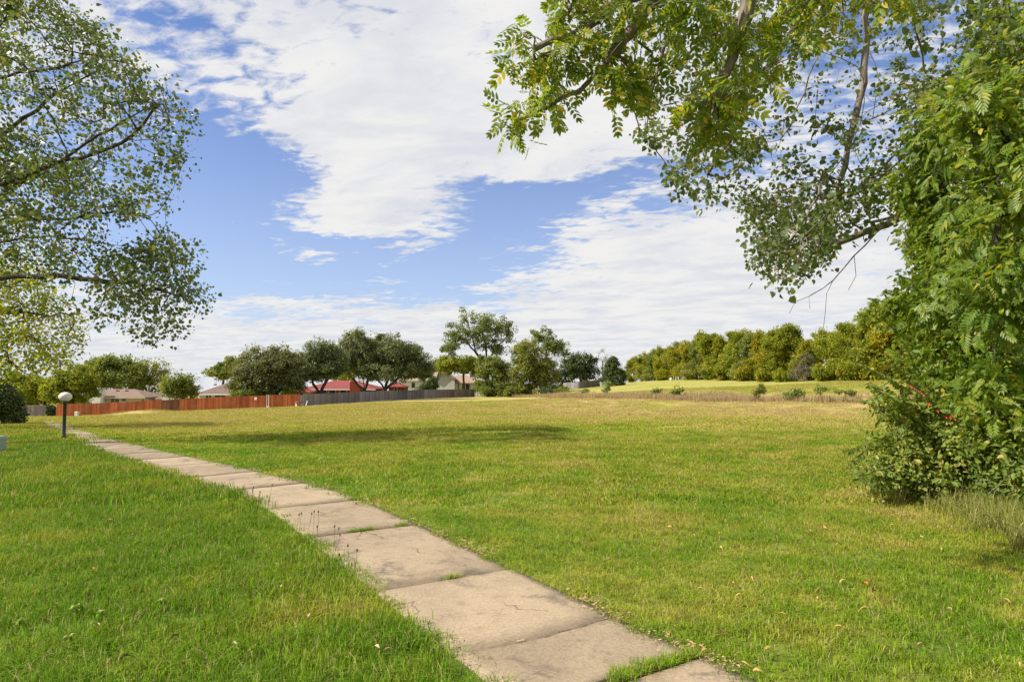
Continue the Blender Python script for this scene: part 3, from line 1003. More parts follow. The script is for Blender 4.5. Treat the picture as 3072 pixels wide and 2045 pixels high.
def hip_roof(mb, x0, x1, y0, y1, ze, zr, hipl=True, hipr=True, ov=0.45, th=0.16):
    """ridge along x; hips or gables at the ends; roof slab with thickness"""
    yc = (y0 + y1) / 2; half = (y1 - y0) / 2 + ov
    xa, xb = x0 - ov, x1 + ov
    ra = xa + half if hipl else xa; rb = xb - half if hipr else xb
    top = [(xa, y0 - ov, ze), (xb, y0 - ov, ze), (xb, y1 + ov, ze), (xa, y1 + ov, ze), (ra, yc, zr), (rb, yc, zr)]
    bot = [(p[0], p[1], p[2] - th) for p in top]
    fs = [(0, 1, 5, 4), (2, 3, 4, 5), (1, 2, 5), (3, 0, 4), (0 + 6, 4 + 6, 5 + 6, 1 + 6), (2 + 6, 5 + 6, 4 + 6, 3 + 6), (1 + 6, 5 + 6, 2 + 6), (3 + 6, 4 + 6, 0 + 6),
          (0, 6, 7, 1), (1, 7, 8, 2), (2, 8, 9, 3), (3, 9, 6, 0)]
    mb.add(top + bot, fs)


def window(root, x, y, z, w, h, mat_frame, panes=1):
    fr = MB(); t = 0.07
    fr.box((x, y - .03, z + h / 2), (w + 2 * t, .06, t)).box((x, y - .03, z - h / 2), (w + 2 * t, .08, t))
    for sx in (-1, 1): fr.box((x + sx * (w + t) / 2, y - .03, z), (t, .06, h - t))
    for k in range(1, panes): fr.box((x - w / 2 + w * k / panes, y - .03, z), (t * .7, .05, h - t))
    wn = fr.build('window', mat_frame, root)
    for k in range(panes):
        pw = w / panes
        MB().box((x - w / 2 + pw * (k + .5), y - .012, z), (pw - .05, .02, h - .06)).build('pane', M['glass'], wn)
    return wn


def siding(root, mat, x0, x1, y, z0, z1, gable=None):
    """lap siding boards, one thin wedge per course, joined; stands proud of the wall face"""
    mb = MB(); z = z0
    while z < z1 - .02:
        h = .26
        xa, xb = x0, x1
        if gable:
            xm, zpk, zeave = gable
            if z > zeave:
                f = 1 - (z + h - zeave) / (zpk - zeave)
                if f <= 0.05: break
                xa, xb = xm - (xm - x0) * f, xm + (x1 - xm) * f
        mb.add([(xa, y, z), (xb, y, z), (xb, y, z + h), (xa, y, z + h), (xa, y - .03, z), (xb, y - .03, z), (xb, y - .004, z + h), (xa, y - .004, z + h)],
               [(4, 5, 6, 7), (0, 1, 5, 4), (1, 2, 6, 5), (3, 0, 4, 7)])
        z += h
    o = mb.build('siding', mat, root); o['kind'] = 'stuff'
    return o


def px_house(pxc, Y, name, label):
    c = P(pxc, 1200, Y); z = g1(c[0], c[1])
    root = empty(name, (c[0], c[1], z), label, 'house')

    def L(px, py):     # photo pixel on the house's front plane -> local x, z
        q = P(px, py, Y); return q[0] - c[0], q[2] - z
    return root, L


def wall_box(root, x0, x1, y0, y1, h, mat, z0=-0.3, name='wall'):
    return MB().box(((x0 + x1) / 2, (y0 + y1) / 2, (z0 + h) / 2), (x1 - x0, y1 - y0, h - z0)).build(name, mat, root)


def roof_vent(root, x, y, z):
    MB().box((x, y, z + .1), (.42, .3, .22)).build('roof_vent', M['dark'], root)


# tan hip-roofed house with a broad pale chimney
root, L = px_house(330, 110, 'ranch_house', 'low cream house with tan hip roof and broad white chimney')
xl, ze = L(225, 1191); xr, _ = L(432, 1191); _, zr = L(340, 1168)
wall_box(root, xl, xr, 0, 7.2, ze, M['cream'])
mb = MB(); hip_roof(mb, xl, xr, 0, 7.2, ze, zr, True, True, .5); roof = mb.build('roof', M['shingle_tan'], root)
MB().box(((xl + xr) / 2, -.53, ze - .1), (xr - xl + .9, .05, .22)).build('fascia', M['trim_tan'], root)
ca, zc = L(284, 1166); cb, _ = L(318, 1166)
MB().box(((ca + cb) / 2, -.75, zc / 2), (cb - ca, 1.3, zc)).box(((ca + cb) / 2, -.75, zc + .05), (cb - ca + .15, 1.45, .1)).build('chimney', M['white_wall'], root)
for px in (325, 353):
    x, z = L(px, 1172); roof_vent(root, x, 2.6, z - .15)
x, z = L(345, 1201); window(root, x, 0, z, 1.5, 1.6, M['trim'], 2)
x, z = L(372, 1199); window(root, x, 0, z, 0.8, .5, M['trim'], 1)
x, z = L(428.5, 1200); MB().box((x, -.05, ze / 2), (.09, .09, ze - .2)).build('downspout', M['dark'], root)

# little brown-roofed building and the trailer top over the fence
root, L = px_house(480, 112, 'garden_shed', 'small brown gabled shed roof peeking over red fence'); root['category'] = 'shed'
xl, ze = L(466, 1196); xr, _ = L(500, 1196); _, zr = L(485, 1181)
wall_box(root, xl, xr, 0, 3.0, ze, M['pink_wall'])
mb = MB(); hip_roof(mb, xl, xr, 0, 3.0, ze, zr, True, False, .25); mb.build('roof', M['shingle_tan'], root)
c = P(512, 1200, 103); zb = g1(c[0], c[1])
t = empty('camper_trailer', (c[0], c[1], zb), 'pale rounded trailer roof showing above the darker fence bay', 'trailer')
h = P(512, 1188, 103)[2] - zb
prof = [(-1.35, .45), (-1.4, h - .45), (-1.1, h - .12), (-.5, h), (.5, h), (1.1, h - .12), (1.4, h - .45), (1.35, .45)]
mb = MB(); n = len(prof)
mb.add([(x, 0, z) for x, z in prof] + [(x, 2.1, z) for x, z in prof], [tuple(range(n)), tuple(range(2 * n - 1, n - 1, -1))] + [(i, i + n, (i + 1) % n + n, (i + 1) % n) for i in range(n)])
mb.build('body', M['white_wall'], t)
for sx in (-.35, .35):
    MB().tube([(sx, .12, .32), (sx, .3, .32)], .32, 12).build('wheel', M['dark'], t)

# brown-roofed, pale blue house
root, L = px_house(660, 112, 'ranch_house', 'pale blue house with large brown shingle roof beside the oaks')
xl, ze = L(598, 1181); xr, _ = L(745, 1181); _, zr = L(640, 1143)
wall_box(root, xl, xr, 0, 8.0, ze, M['blue_wall'])
mb = MB(); hip_roof(mb, xl, xr, 0, 8.0, ze, zr, True, False, .5); mb.build('roof', M['shingle_brown'], root)
xg0, _ = L(678, 1181); xg1, zg = L(740, 1137)
mb = MB(); hip_roof(mb, xg0, xg1, 2.5, 9.5, ze + .4, zg, True, False, .2); mb.build('roof', M['shingle_brown'], root)
MB().box(((xl + xr) / 2, -.53, ze - .1), (xr - xl + .9, .05, .2)).build('fascia', M['trim'], root)
for px in (623, 668):
    x, z = L(px, 1153); roof_vent(root, x, 2.9, z - .15)
x, z = L(662, 1191); window(root, x, 0, z, 2.0, 1.0, M['trim'], 2)
for px in (622, 630):
    x, z = L(px, 1188); window(root, x, 0, z, .45, .55, M['trim'], 1)

# little tan gable by the leaning post
root, L = px_house(795, 103, 'garden_shed', 'tan shed gable half hidden under the westernmost oak'); root['category'] = 'shed'
root['label'] = 'tan shed gable half hidden below an oak, behind the blue striped post'
xl, ze = L(768, 1181); xr, _ = L(814, 1181); xm, zp = L(788, 1166)
wall_box(root, xl, xr, 0, 2.6, ze, M['trim_tan'])
MB().add([(xl - .2, -.25, ze - .1), (xm, -.25, zp), (xr + .2, -.25, ze - .1), (xl - .2, 3, ze - .1), (xm, 3, zp), (xr + .2, 3, ze - .1),
          (xl - .2, -.25, ze - .22), (xm, -.25, zp - .12), (xr + .2, -.25, ze - .22), (xl - .2, 3, ze - .22), (xm, 3, zp - .12), (xr + .2, 3, ze - .22)],
         [(0, 1, 4, 3), (1, 2, 5, 4), (6, 9, 10, 7), (7, 10, 11, 8), (0, 6, 7, 1), (1, 7, 8, 2), (3, 4, 10, 9), (4, 5, 11, 10), (0, 3, 9, 6), (2, 8, 11, 5)]).build('roof', M['shingle_brown'], root)
MB().add([(xl, .003, ze), (xr, .003, ze), (xm, .003, zp - .15), (xl, .12, ze), (xr, .12, ze), (xm, .12, zp - .15)], [(0, 1, 2), (5, 4, 3), (0, 3, 4, 1), (1, 4, 5, 2), (2, 5, 3, 0)]).build('gable_wall', M['trim_tan'], root)

# red-roofed brick house
root, L = px_house(985, 122, 'brick_house', 'long brick house with rose red roof behind the grey fence')
xl, ze = L(912, 1166); xr, _ = L(1120, 1166); _, zr = L(1000, 1141)
wall_box(root, xl, xr, 0, 9, ze, M['brick'])
mb = MB(); hip_roof(mb, xl, xr, 0, 9, ze, zr, True, True, .6); mb.build('roof', M['shingle_red'], root)
MB().box(((xl + xr) / 2, -.63, ze - .12), (xr - xl + 1.1, .06, .2)).build('fascia', M['trim'], root)
wl, wz = L(884, 1173); wr, _ = L(948, 1173); _, wt = L(905, 1160)
wall_box(root, wl, wr, -3.5, -.003, wz, M['pink_wall'], name='wing_wall')
mb = MB(); hip_roof(mb, wl, wr, -3.5, 1.5, wz, wt, True, True, .35); mb.build('wing_roof', M['shingle_red'], root)
x, z = L(916, 1181); window(root, x, -3.5, z, 1.6, .9, M['trim'], 2)
ca, zc = L(1056, 1142); cb, _ = L(1084, 1142)
MB().add([(ca, -1.6, -.2), (cb + .6, -1.6, -.2), (cb, -1.6, zc - 1.2), ((ca + cb) / 2, -1.6, zc), (ca, -1.6, zc), (ca, -.6, -.2), (cb + .6, -.6, -.2), (cb, -.6, zc - 1.2), ((ca + cb) / 2, -.6, zc), (ca, -.6, zc)],
         [(0, 1, 2, 3, 4), (9, 8, 7, 6, 5), (0, 5, 6, 1), (1, 6, 7, 2), (2, 7, 8, 3), (3, 8, 9, 4), (4, 9, 5, 0)]).build('chimney', M['brick'], root)
for px in (970, 997, 1030):
    x, z = L(px, 1176); window(root, x, 0, z, 1.2, 1.3, M['trim'], 1)
x, z = L(1038, 1145); MB().tube([(x, 3.2, z - .3), (x, 3.2, z + .25)], .12, 8).build('vent_pipe', M['trim'], root)
# small red hip roof beside the lone oak
root, L = px_house(1187, 124, 'brick_house', 'small red brick house end with red hip roof and white framed window')
xl, ze = L(1166, 1159); xr, _ = L(1212, 1159); _, zr = L(1185, 1146)
wall_box(root, xl, xr, 0, 5, ze, M['brick'])
mb = MB(); hip_roof(mb, xl, xr, 0, 3.4, ze, zr, True, True, .35); mb.build('roof', M['shingle_red'], root)
x, z = L(1187, 1167); window(root, x, 0, z, .5, .8, M['trim'], 1)

# white gabled house
root, L = px_house(1315, 150, 'gabled_house', 'tall white gabled house with sandy roof over the grey fence')
gx0, gze = L(1309, 1134); gx1, _ = L(1364, 1134); gxm, gzp = L(1331, 1116)
wall_box(root, gx0, gx1, 0, 9, gze, M['white_wall'])
MB().add([(gx0, 0, gze), (gx1, 0, gze), (gxm, 0, gzp), (gx0, .15, gze), (gx1, .15, gze), (gxm, .15, gzp)], [(0, 1, 2), (5, 4, 3), (0, 3, 4, 1), (1, 4, 5, 2), (2, 5, 3, 0)]).build('gable_wall', M['white_wall'], root)
siding(root, M['white_wall'], gx0 + .02, gx1 - .02, -.002, 0, gzp - .1, (gxm, gzp, gze))
o_ = .4
sl = (gzp - gze) / (gxm - gx0); sr = (gzp - gze) / (gx1 - gxm)
r = [(gx0 - o_, gze - o_ * sl), (gxm, gzp + .05), (gx1 + o_, gze - o_ * sr)]
v = [(x, y, z + dz) for dz in (0, -.14) for y in (-.45, 9.3) for x, z in r]
MB().add(v, [(0, 1, 4, 3), (1, 2, 5, 4), (6, 9, 10, 7), (7, 10, 11, 8), (0, 6, 7, 1), (1, 7, 8, 2), (3, 4, 10, 9), (4, 5, 11, 10), (0, 3, 9, 6), (2, 8, 11, 5)]).build('roof', M['shingle_sand'], root)
lx0, lze = L(1202, 1139); lx1, _ = L(1312, 1139); _, lzr = L(1260, 1115)
wall_box(root, lx0, gx0 - .003, 0.4, 9, lze, M['white_wall'], name='wing_wall')
mb = MB(); hip_roof(mb, lx0, gx0 - .6, 0.4, 9, lze, lzr, False, False, .5); mb.build('wing_roof', M['shingle_sand'], root)
MB().box(((lx0 + gx0) / 2, -.13, lze - .12), (gx0 - lx0 - .4, .05, .2)).build('fascia', M['trim'], root)
for px in (1239, 1290):
    x, z = L(px, 1155); window(root, x, .4, z, .8, 1.3, M['trim'], 1)
rx0, rze = L(1374, 1148); rx1, _ = L(1440, 1148); _, rzr = L(1400, 1124)
wall_box(root, gx1 + .003, rx1, 1.0, 8, rze, M['white_wall'], name='side_wall')
mb = MB(); hip_roof(mb, gx1 + .5, rx1, 1.0, 8, rze, rzr, False, True, .45); mb.build('side_roof', M['shingle_sand'], root)
x, z = L(1390, 1160); window(root, x, 1.0, z, .8, 1.5, M['trim'], 1)
x, z = L(1402, 1160); window(root, x, 1.0, z, 1.0, 1.5, M['trim'], 1)
x, z = L(1374, 1160); MB().box((x, .9, rze / 2), (.16, .16, rze)).build('porch_post', M['dark'], root)
# far roof behind the second grey fence
root, L = px_house(1748, 190, 'low_house', 'low pale roof far behind the grey and brown fence')
xl, ze = L(1700, 1153); xr, _ = L(1765, 1153); _, zr = L(1745, 1144)
wall_box(root, xl, xr, 0, 7, ze, M['pink_wall']); mb = MB(); hip_roof(mb, xl, xr, 0, 7, ze, zr, True, True, .4); mb.build('roof', M['shingle_sand'], root)

# ---------------------------------------------------------------- lamp, pedestals, small things
M['globe'] = mat_plain('frosted_globe', (0.70, 0.66, 0.63), (0.66, 0.61, 0.58), 4, 0.35, 0.5)
M['pole'] = mat_plain('black_pole', (0.022, 0.025, 0.032), (0.04, 0.042, 0.05), 5, 0.45, 0.5)
M['pedestal'] = mat_plain('pedestal_plastic', (0.33, 0.39, 0.31), (0.28, 0.33, 0.26), 5, 0.55)
M['pale_plastic'] = mat_plain('pale_plastic', (0.70, 0.68, 0.60), None, 5, 0.55)
M['navy'] = mat_plain('navy_cloth', (0.035, 0.055, 0.16), None, 5, 0.7)
M['red_paint'] = mat_plain('red_paint', (0.50, 0.05, 0.05), None, 5, 0.5)

b = gp(191, 1322)
lamp = empty('globe_lamp', b, 'white globe lamp on a thin black pole beside the path', 'lamp')
s = b[1] / F
H = (1320 - 1175) * s
gr = 17.5 * s
prof = [(.055 * 1.1, -.15), (.055 * 1.1, .10), (.05, .12), (.047, H - 1.62 * gr - .06), (.075, H - 1.62 * gr - .05), (.08, H - 1.62 * gr), (.06, H - 1.60 * gr)]
MB().lathe(prof, 16).build('pole', M['pole'], lamp, True)
MB().lathe([(.062, .10), (.066, .11), (.066, .16), (.062, .17)], 16).build('pole_collar', M['pole'], lamp, True)
gb = []
for k in range(13):
    a = -math.pi / 2 + math.pi * k / 12
    gb.append((max(gr * math.cos(a) * (1.0), .01), H - gr * .80 + gr * .80 * math.sin(a)))
MB().lathe(gb, 24).build('globe', M['globe'], lamp, True)
MB().lathe([(.078, H - 1.62 * gr), (.085, H - 1.57 * gr), (.078, H - 1.52 * gr)], 16).build('globe_fitter', M['pole'], lamp, True)


def pedestal(px, py, hpx, wpx, Y, label, mat):
    q = P(px, py, Y); z = g1(q[0], q[1]); s = Y / F; h, w = hpx * s, wpx * s
    r = empty('utility_pedestal', (q[0], q[1], z), label, 'pedestal')
    MB().box((0, 0, h * .42), (w, w, h * .84 + .1)).build('housing', mat, r)
    hw = w * .56
    MB().add([(-hw, -hw, h * .84), (hw, -hw, h * .84), (hw, hw, h * .84), (-hw, hw, h * .84), (-hw * .8, -hw * .8, h), (hw * .8, -hw * .8, h), (hw * .8, hw * .8, h), (-hw * .8, hw * .8, h)],
             [(3, 2, 1, 0), (4, 5, 6, 7), (0, 1, 5, 4), (1, 2, 6, 5), (2, 3, 7, 6), (3, 0, 4, 7)]).build('cap', mat, r)
    return r


q = gp(-8, 1362)
pedestal(-8, 1362, 54, 30, q[1], 'pale green utility pedestal standing in the lush grass', M['pedestal'])
pedestal(230, 1252, 15, 8.5, 89.5, 'small cream utility pedestal in front of the red fence', M['pale_plastic'])
q = P(1810, 1172, 158); z = g1(q[0], q[1])
r = empty('transformer_box', (q[0], q[1], z), 'pale green transformer box below the rounded cedar', 'box')
MB().box((0, 0, .45), (1.1, .9, 1.0)).build('cabinet', M['pedestal'], r); MB().box((0, -.03, 1.0), (1.16, 1.02, .1)).build('lid', M['pedestal'], r)
# small white sign on a stake
q = P(766, 1228, 90.5); z = g1(q[0], q[1])
r = empty('yard_sign', (q[0], q[1], z), 'small white sign on thin stake before the red fence', 'sign')
hs = 33 * 90.5 / F
MB().tube([(0, 0, -.1), (0, 0, hs - .3)], .016, 5).build('stake', M['dark'], r)
MB().add([(-.19, -.012, hs - .12), (-.12, -.012, hs - .34), (.12, -.012, hs - .34), (.19, -.012, hs - .12), (.19, -.012, hs), (-.19, -.012, hs),
          (-.19, .012, hs - .12), (-.12, .012, hs - .34), (.12, .012, hs - .34), (.19, .012, hs - .12), (.19, .012, hs), (-.19, .012, hs)],
         [(0, 1, 2, 3, 4, 5), (11, 10, 9, 8, 7, 6)] + [(i, i + 6, (i + 1) % 6 + 6, (i + 1) % 6) for i in range(6)]).build('panel', M['trim'], r)
# blue and white post
q = P(803, 1223, 91.5); z = g1(q[0], q[1]); hs = 39 * 91.5 / F
r = empty('striped_post', (q[0], q[1], z), 'narrow white post with blue centre leaning on the red fence', 'post')
for sx in (-.13, .10): MB().box((sx, 0, hs / 2), (.06, .06, hs)).build('rail', M['trim'], r)
MB().box((-.015, .01, hs / 2 + .1), (.168, .03, hs - .35)).build('panel', M['navy'], r)
MB().box((.03, -.02, .12), (.34, .3, .26)).build('foot', M['pale_plastic'], r)
# hydrant and odds and ends by the fence corner
q = P(889, 1220, 93); z = g1(q[0], q[1]); s = 93 / F
r = empty('fire_hydrant', (q[0], q[1], z), 'small red and white hydrant at the fence corner', 'hydrant')
MB().lathe([(.17, -.05), (.17, .05), (.12, .06), (.12, .48), (.15, .5), (.15, .55), (.11, .62), (.04, .69), (.03, .74)], 12).build('barrel', M['trim'], r, True)
MB().lathe([(.155, .49), (.16, .52), (.15, .57), (.10, .66), (.03, .70)], 12).build('bonnet', M['red_paint'], r, True)
for sx in (-1, 1): MB().tube([(sx * .10, 0, .38), (sx * .22, 0, .38)], .055, 8).build('nozzle', M['red_paint'], r)
q = P(907, 1219, 94.5); z = g1(q[0], q[1])
r = empty('storage_bin', (q[0], q[1], z), 'low grey bin against the corner of the grey fence', 'bin')
MB().box((0, 0, .28), (.55, .4, .56)).build('bin_body', M['grey_wood'], r); MB().box((0, 0, .585), (.6, .45, .05)).build('lid', M['dark'], r)
q = P(918, 1218, 95.5); z = g1(q[0], q[1])
bd = MB().add([(-.10, 0, 0), (.02, 0, 0), (.16, .25, .75), (.04, .25, .75), (-.10, .04, 0), (.02, .04, 0), (.16, .29, .75), (.04, .29, .75)],
              [(0, 1, 2, 3), (7, 6, 5, 4), (0, 4, 5, 1), (1, 5, 6, 2), (2, 6, 7, 3), (3, 7, 4, 0)]).build('leaning_board', M['trim'])
bd.location = (q[0], q[1], z); tag(bd, 'pale board leaning on the grey fence', 'board')
# white sign near the cedar and the pale markers on the fairway
q = P(1857, 1163, 165); z = g1(q[0], q[1]); hs = P(1857, 1146, 165)[2] - z
r = empty('tee_sign', (q[0], q[1], z), 'white oval sign on a stake beside the rounded cedar', 'sign')
MB().tube([(0, 0, -.1), (0, 0, hs - .3)], .03, 5).build('stake', M['dark'], r)
MB().tube([(0, -.02, hs - .2), (0, .02, hs - .2)], .28, 12).build('panel', M['trim'], r)
q = P(2013, 1150, 190); z = g1(q[0], q[1])
o = MB().lathe([(.2, -.1), (.36, .1), (.40, .4), (.34, .66), (.12, .78)], 12).build('water_barrel', M['trim'], None, True); o.location = (q[0], q[1], z); tag(o, 'white rounded barrel at the far edge of the fairway', 'barrel')
for px in (2021, 2027):
    q = P(px, 1150, 190); z = g1(q[0], q[1])
    o = MB().box((0, 0, .45), (.16, .16, 1.1)).box((0, 0, 1.04), (.22, .22, .08)).build('marker_post', M['pale_plastic']); o.location = (q[0], q[1], z)
    tag(o, 'short cream marker post beside the white barrel', 'post', 'marker posts on the fairway')

# ---------------------------------------------------------------- trees beyond the lawn
far_tree('oak_tree', 831, 1215, 101, [(800, 1095, 85, 62), (760, 1125, 62, 58), (850, 1105, 62, 60), (735, 1150, 42, 40), (870, 1150, 45, 34), (800, 1155, 70, 34), (895, 1120, 30, 40)], 900, 52, .30, 'leaf_oak', 'broad dark oak spreading above the striped post and the shed gable', 11,
         crad=.75, trunk_top=(815, 1100), limbs=[[(831, 1190), (790, 1140), (760, 1110)], [(831, 1185), (860, 1140), (875, 1090)]], r_base=.34)
far_tree('oak_tree', 955, 1212, 106, [(962, 1062, 58, 48), (925, 1092, 44, 42), (1000, 1088, 44, 42), (965, 1110, 66, 32)], 600, 50, .30, 'leaf_oak', 'dark oak with a V-forked trunk in front of the red roof', 12,
         crad=.7, trunk_top=(962, 1150), limbs=[[(958, 1180), (940, 1150), (925, 1100)], [(958, 1180), (985, 1135), (1000, 1085)]], r_base=.36)
far_tree('oak_tree', 1097, 1208, 115, [(1085, 1035, 72, 50), (1035, 1075, 48, 45), (1125, 1070, 60, 50), (1065, 1100, 60, 34)], 560, 50, .30, 'leaf_oak', 'tall dark oak leaning left beside the brick chimney', 13,
         crad=.75, trunk_top=(1085, 1120), limbs=[[(1097, 1175), (1055, 1135), (1025, 1095)], [(1095, 1170), (1110, 1120), (1125, 1080)]], r_base=.36)
b = gp(1156, 1200)
far_tree('oak_tree', 1156, 1200, b[1], [(1165, 1050, 85, 55), (1225, 1085, 66, 52), (1110, 1100, 62, 46), (1180, 1115, 85, 38), (1262, 1110, 36, 36)], 820, 54, .30, 'leaf_oak', 'lone oak standing on the lawn in front of the grey fence', 14,
         crad=.75, trunk_top=(1160, 1105), limbs=[[(1157, 1165), (1125, 1130), (1095, 1105)], [(1158, 1165), (1200, 1130), (1240, 1095)], [(1158, 1160), (1175, 1110), (1185, 1060)]], r_base=.40)

far_tree('yard_tree', 215, 1235, 100, [(215, 1140, 62, 52), (185, 1180, 55, 40), (255, 1165, 40, 45)], 330, 46, .34, 'leaf_yellow', 'bright green yard tree behind the red fence beside the white chimney', 21, trunk_top=(215, 1150))
far_tree('yard_tree', 355, 1215, 135, [(350, 1105, 62, 44), (320, 1130, 45, 45), (400, 1130, 50, 48)], 330, 44, .42, 'leaf_mid', 'rounded green tree rising behind the tan hip roof', 22, crad=.9, trunk_top=(360, 1120))
far_tree('yard_tree', 445, 1215, 138, [(450, 1110, 58, 42), (480, 1140, 40, 45), (425, 1150, 35, 40)], 240, 26, .40, 'leaf_mid', 'airy green tree with pale trunks right of the tan hip roof', 23, crad=.9, trunk_top=(450, 1150),
         limbs=[[(445, 1190), (470, 1150), (495, 1110)], [(445, 1190), (430, 1140), (425, 1100)]], bark='bark_pale')
far_tree('yard_tree', 545, 1220, 101, [(535, 1150, 48, 38), (565, 1175, 40, 28), (515, 1165, 35, 30)], 260, 44, .30, 'leaf_mid', 'bushy yard tree with upright bare twigs beside the brown roof', 24, trunk_top=(545, 1155),
         limbs=[[(540, 1170), (530, 1110), (528, 1092)], [(545, 1170), (560, 1115), (566, 1096)], [(550, 1170), (580, 1130), (595, 1112)]])
far_tree('yard_tree', 665, 1210, 140, [(655, 1118, 42, 26), (690, 1105, 45, 35)], 170, 40, .40, 'leaf_mid', 'green tree top behind the ridge of the brown roof', 25, trunk_top=(670, 1130))
far_tree('yard_tree', 90, 1225, 118, [(95, 1165, 48, 38), (60, 1150, 40, 40)], 200, 40, .40, 'leaf_yellow', 'yellow green tree behind the short grey fence', 26, trunk_top=(92, 1165))
far_tree('yard_tree', 290, 1225, 150, [(285, 1110, 40, 35), (255, 1120, 40, 40)], 150, 30, .42, 'leaf_mid', 'far tree top behind the bright green yard tree', 27, trunk_top=(285, 1130))
far_tree('yard_bush', 745, 1210, 99, [(735, 1182, 30, 16), (705, 1190, 18, 14)], 90, 40, .26, 'leaf_mid', 'low green bush over the red fence below the broad oak', 28, crad=.5, cat='bush')
far_tree('yard_bush', 862, 1210, 100, [(865, 1182, 22, 14)], 60, 40, .28, 'leaf_yellow', 'bright yellow green bush over the red fence left of the red roof', 29, crad=.45, cat='bush')
far_tree('yard_bush', 1285, 1198, 146, [(1290, 1150, 26, 26), (1270, 1168, 20, 14)], 110, 36, .34, 'leaf_dark', 'dark small tree in front of the white gabled house', 30, crad=.6, cat='bush')
far_tree('yard_tree', 1045, 1205, 135, [(1015, 1130, 25, 12), (1045, 1128, 22, 12)], 60, 34, .36, 'leaf_yellow', 'light green branch spray between two oaks above the red roof', 36, trunk_top=(1045, 1150))
far_tree('yard_tree', 1310, 1200, 175, [(1300, 1095, 25, 22), (1330, 1110, 30, 20)], 110, 34, .44, 'leaf_mid', 'distant green tree behind the ridge of the white gabled house', 37, trunk_top=(1310, 1120))

far_tree('yard_tree', 140, 1230, 122, [(140, 1172, 50, 36), (105, 1190, 40, 28), (180, 1190, 40, 28)], 240, 40, .36, 'leaf_mid', 'green tree between the yellow green and the bright green yard trees', 38, trunk_top=(140, 1180))
far_tree('yard_tree', 15, 1230, 124, [(20, 1165, 60, 45), (-40, 1170, 60, 50), (70, 1195, 35, 26)], 260, 40, .40, 'leaf_mid', 'green tree top behind the dark evergreen bush', 39, trunk_top=(15, 1175))
# the cottonwood group at the end of the grey fence
far_tree('cottonwood_tree', 1462, 1191, 141, [(1442, 960, 72, 40), (1375, 1005, 52, 42), (1512, 1005, 50, 42), (1430, 1010, 70, 40), (1350, 1055, 36, 36), (1505, 1048, 40, 25)], 270, 46, .42, 'leaf_cotton_far',
         'tall airy cottonwood with open forked limbs at the end of the grey fence', 41, crad=.95, trunk_top=(1462, 1085), flat=.8, inner=.55,
         limbs=[[(1462, 1105), (1430, 1060), (1400, 1025), (1365, 1005)], [(1462, 1095), (1455, 1030), (1440, 960)], [(1462, 1085), (1490, 1040), (1525, 1005)], [(1430, 1060), (1410, 990), (1400, 960)]], r_base=.5, bark='bark')
far_tree('yard_tree', 1390, 1192, 146, [(1380, 1090, 55, 32), (1345, 1095, 35, 28), (1425, 1100, 40, 35)], 260, 44, .38, 'leaf_yellow', 'yellow green tree under the cottonwood beside the sandy roof', 42, trunk_top=(1390, 1120))
far_tree('ivy_tree', 1480, 1191, 136, [(1490, 1130, 50, 52), (1470, 1100, 45, 40), (1455, 1165, 40, 26), (1510, 1168, 40, 22)], 380, 46, .36, 'leaf_mid', 'dark leafy mass round the cottonwood foot down to the lawn', 43, trunk_top=(1480, 1140))
far_tree('elm_tree', 1595, 1189, 134, [(1590, 1075, 62, 55), (1570, 1125, 58, 52), (1630, 1120, 50, 55), (1600, 1165, 75, 22)], 560, 48, .36, 'leaf_mid', 'large olive green elm standing on the lawn edge', 44, crad=.8, trunk_top=(1600, 1100),
         limbs=[[(1600, 1150), (1620, 1100), (1625, 1060)], [(1600, 1160), (1570, 1110), (1560, 1080)]])
far_tree('cottonwood_tree', 1640, 1185, 150, [(1622, 1003, 40, 30), (1655, 1035, 45, 32), (1680, 1050, 30, 25)], 150, 36, .42, 'leaf_cotton_far', 'slender airy cottonwood top above the olive elm', 45, crad=.8, trunk_top=(1640, 1040), inner=.5)
far_tree('yard_tree', 1740, 1180, 176, [(1745, 1090, 46, 44), (1710, 1110, 45, 45), (1770, 1120, 30, 35), (1690, 1140, 35, 28)], 330, 44, .46, 'leaf_dark', 'dark green tree left of the rounded cedar', 46, crad=.9, trunk_top=(1740, 1100))
far_tree('bare_tree', 1808, 1175, 200, [(1808, 1065, 20, 20), (1815, 1085, 20, 18)], 70, 5, .3, 'leaf_grey', 'thin half bare tree behind the rounded cedar', 47, trunk_top=(1808, 1085), bark='bark_pale')
far_tree('cedar_tree', 1836, 1172, 164, [(1838, 1132, 42, 34), (1836, 1102, 30, 28), (1832, 1090, 16, 17)], 320, 50, .36, 'leaf_dark', 'dense rounded dark cedar on the edge of the fairway', 48, crad=.55, trunk_top=(1836, 1110), inner=.6)
for (px, py, Y, lob, mt, lb, sd_) in [
        (1690, 1190, 120, [(1690, 1178, 26, 17)], 'leaf_mid', 'low green bush at the foot of the dark green tree'),
        (1655, 1190, 124, [(1655, 1176, 28, 19)], 'leaf_dark', 'low dark bush at the foot of the olive elm'),
        (1540, 1191, 132, [(1540, 1176, 30, 18)], 'leaf_mid', 'low leafy bush between ivy mass and olive elm')] and [
        (1690, 1190, 120, [(1690, 1178, 26, 17)], 'leaf_mid', 'low green bush at the foot of the dark green tree', 51),
        (1655, 1190, 124, [(1655, 1176, 28, 19)], 'leaf_dark', 'low dark bush at the foot of the olive elm', 52),
        (1540, 1191, 132, [(1540, 1176, 30, 18)], 'leaf_mid', 'low leafy bush between ivy mass and olive elm', 53)]:
    far_tree('low_bush', px, py, Y, lob, 80, 40, .30, mt, lb, sd_, crad=.5, cat='bush')

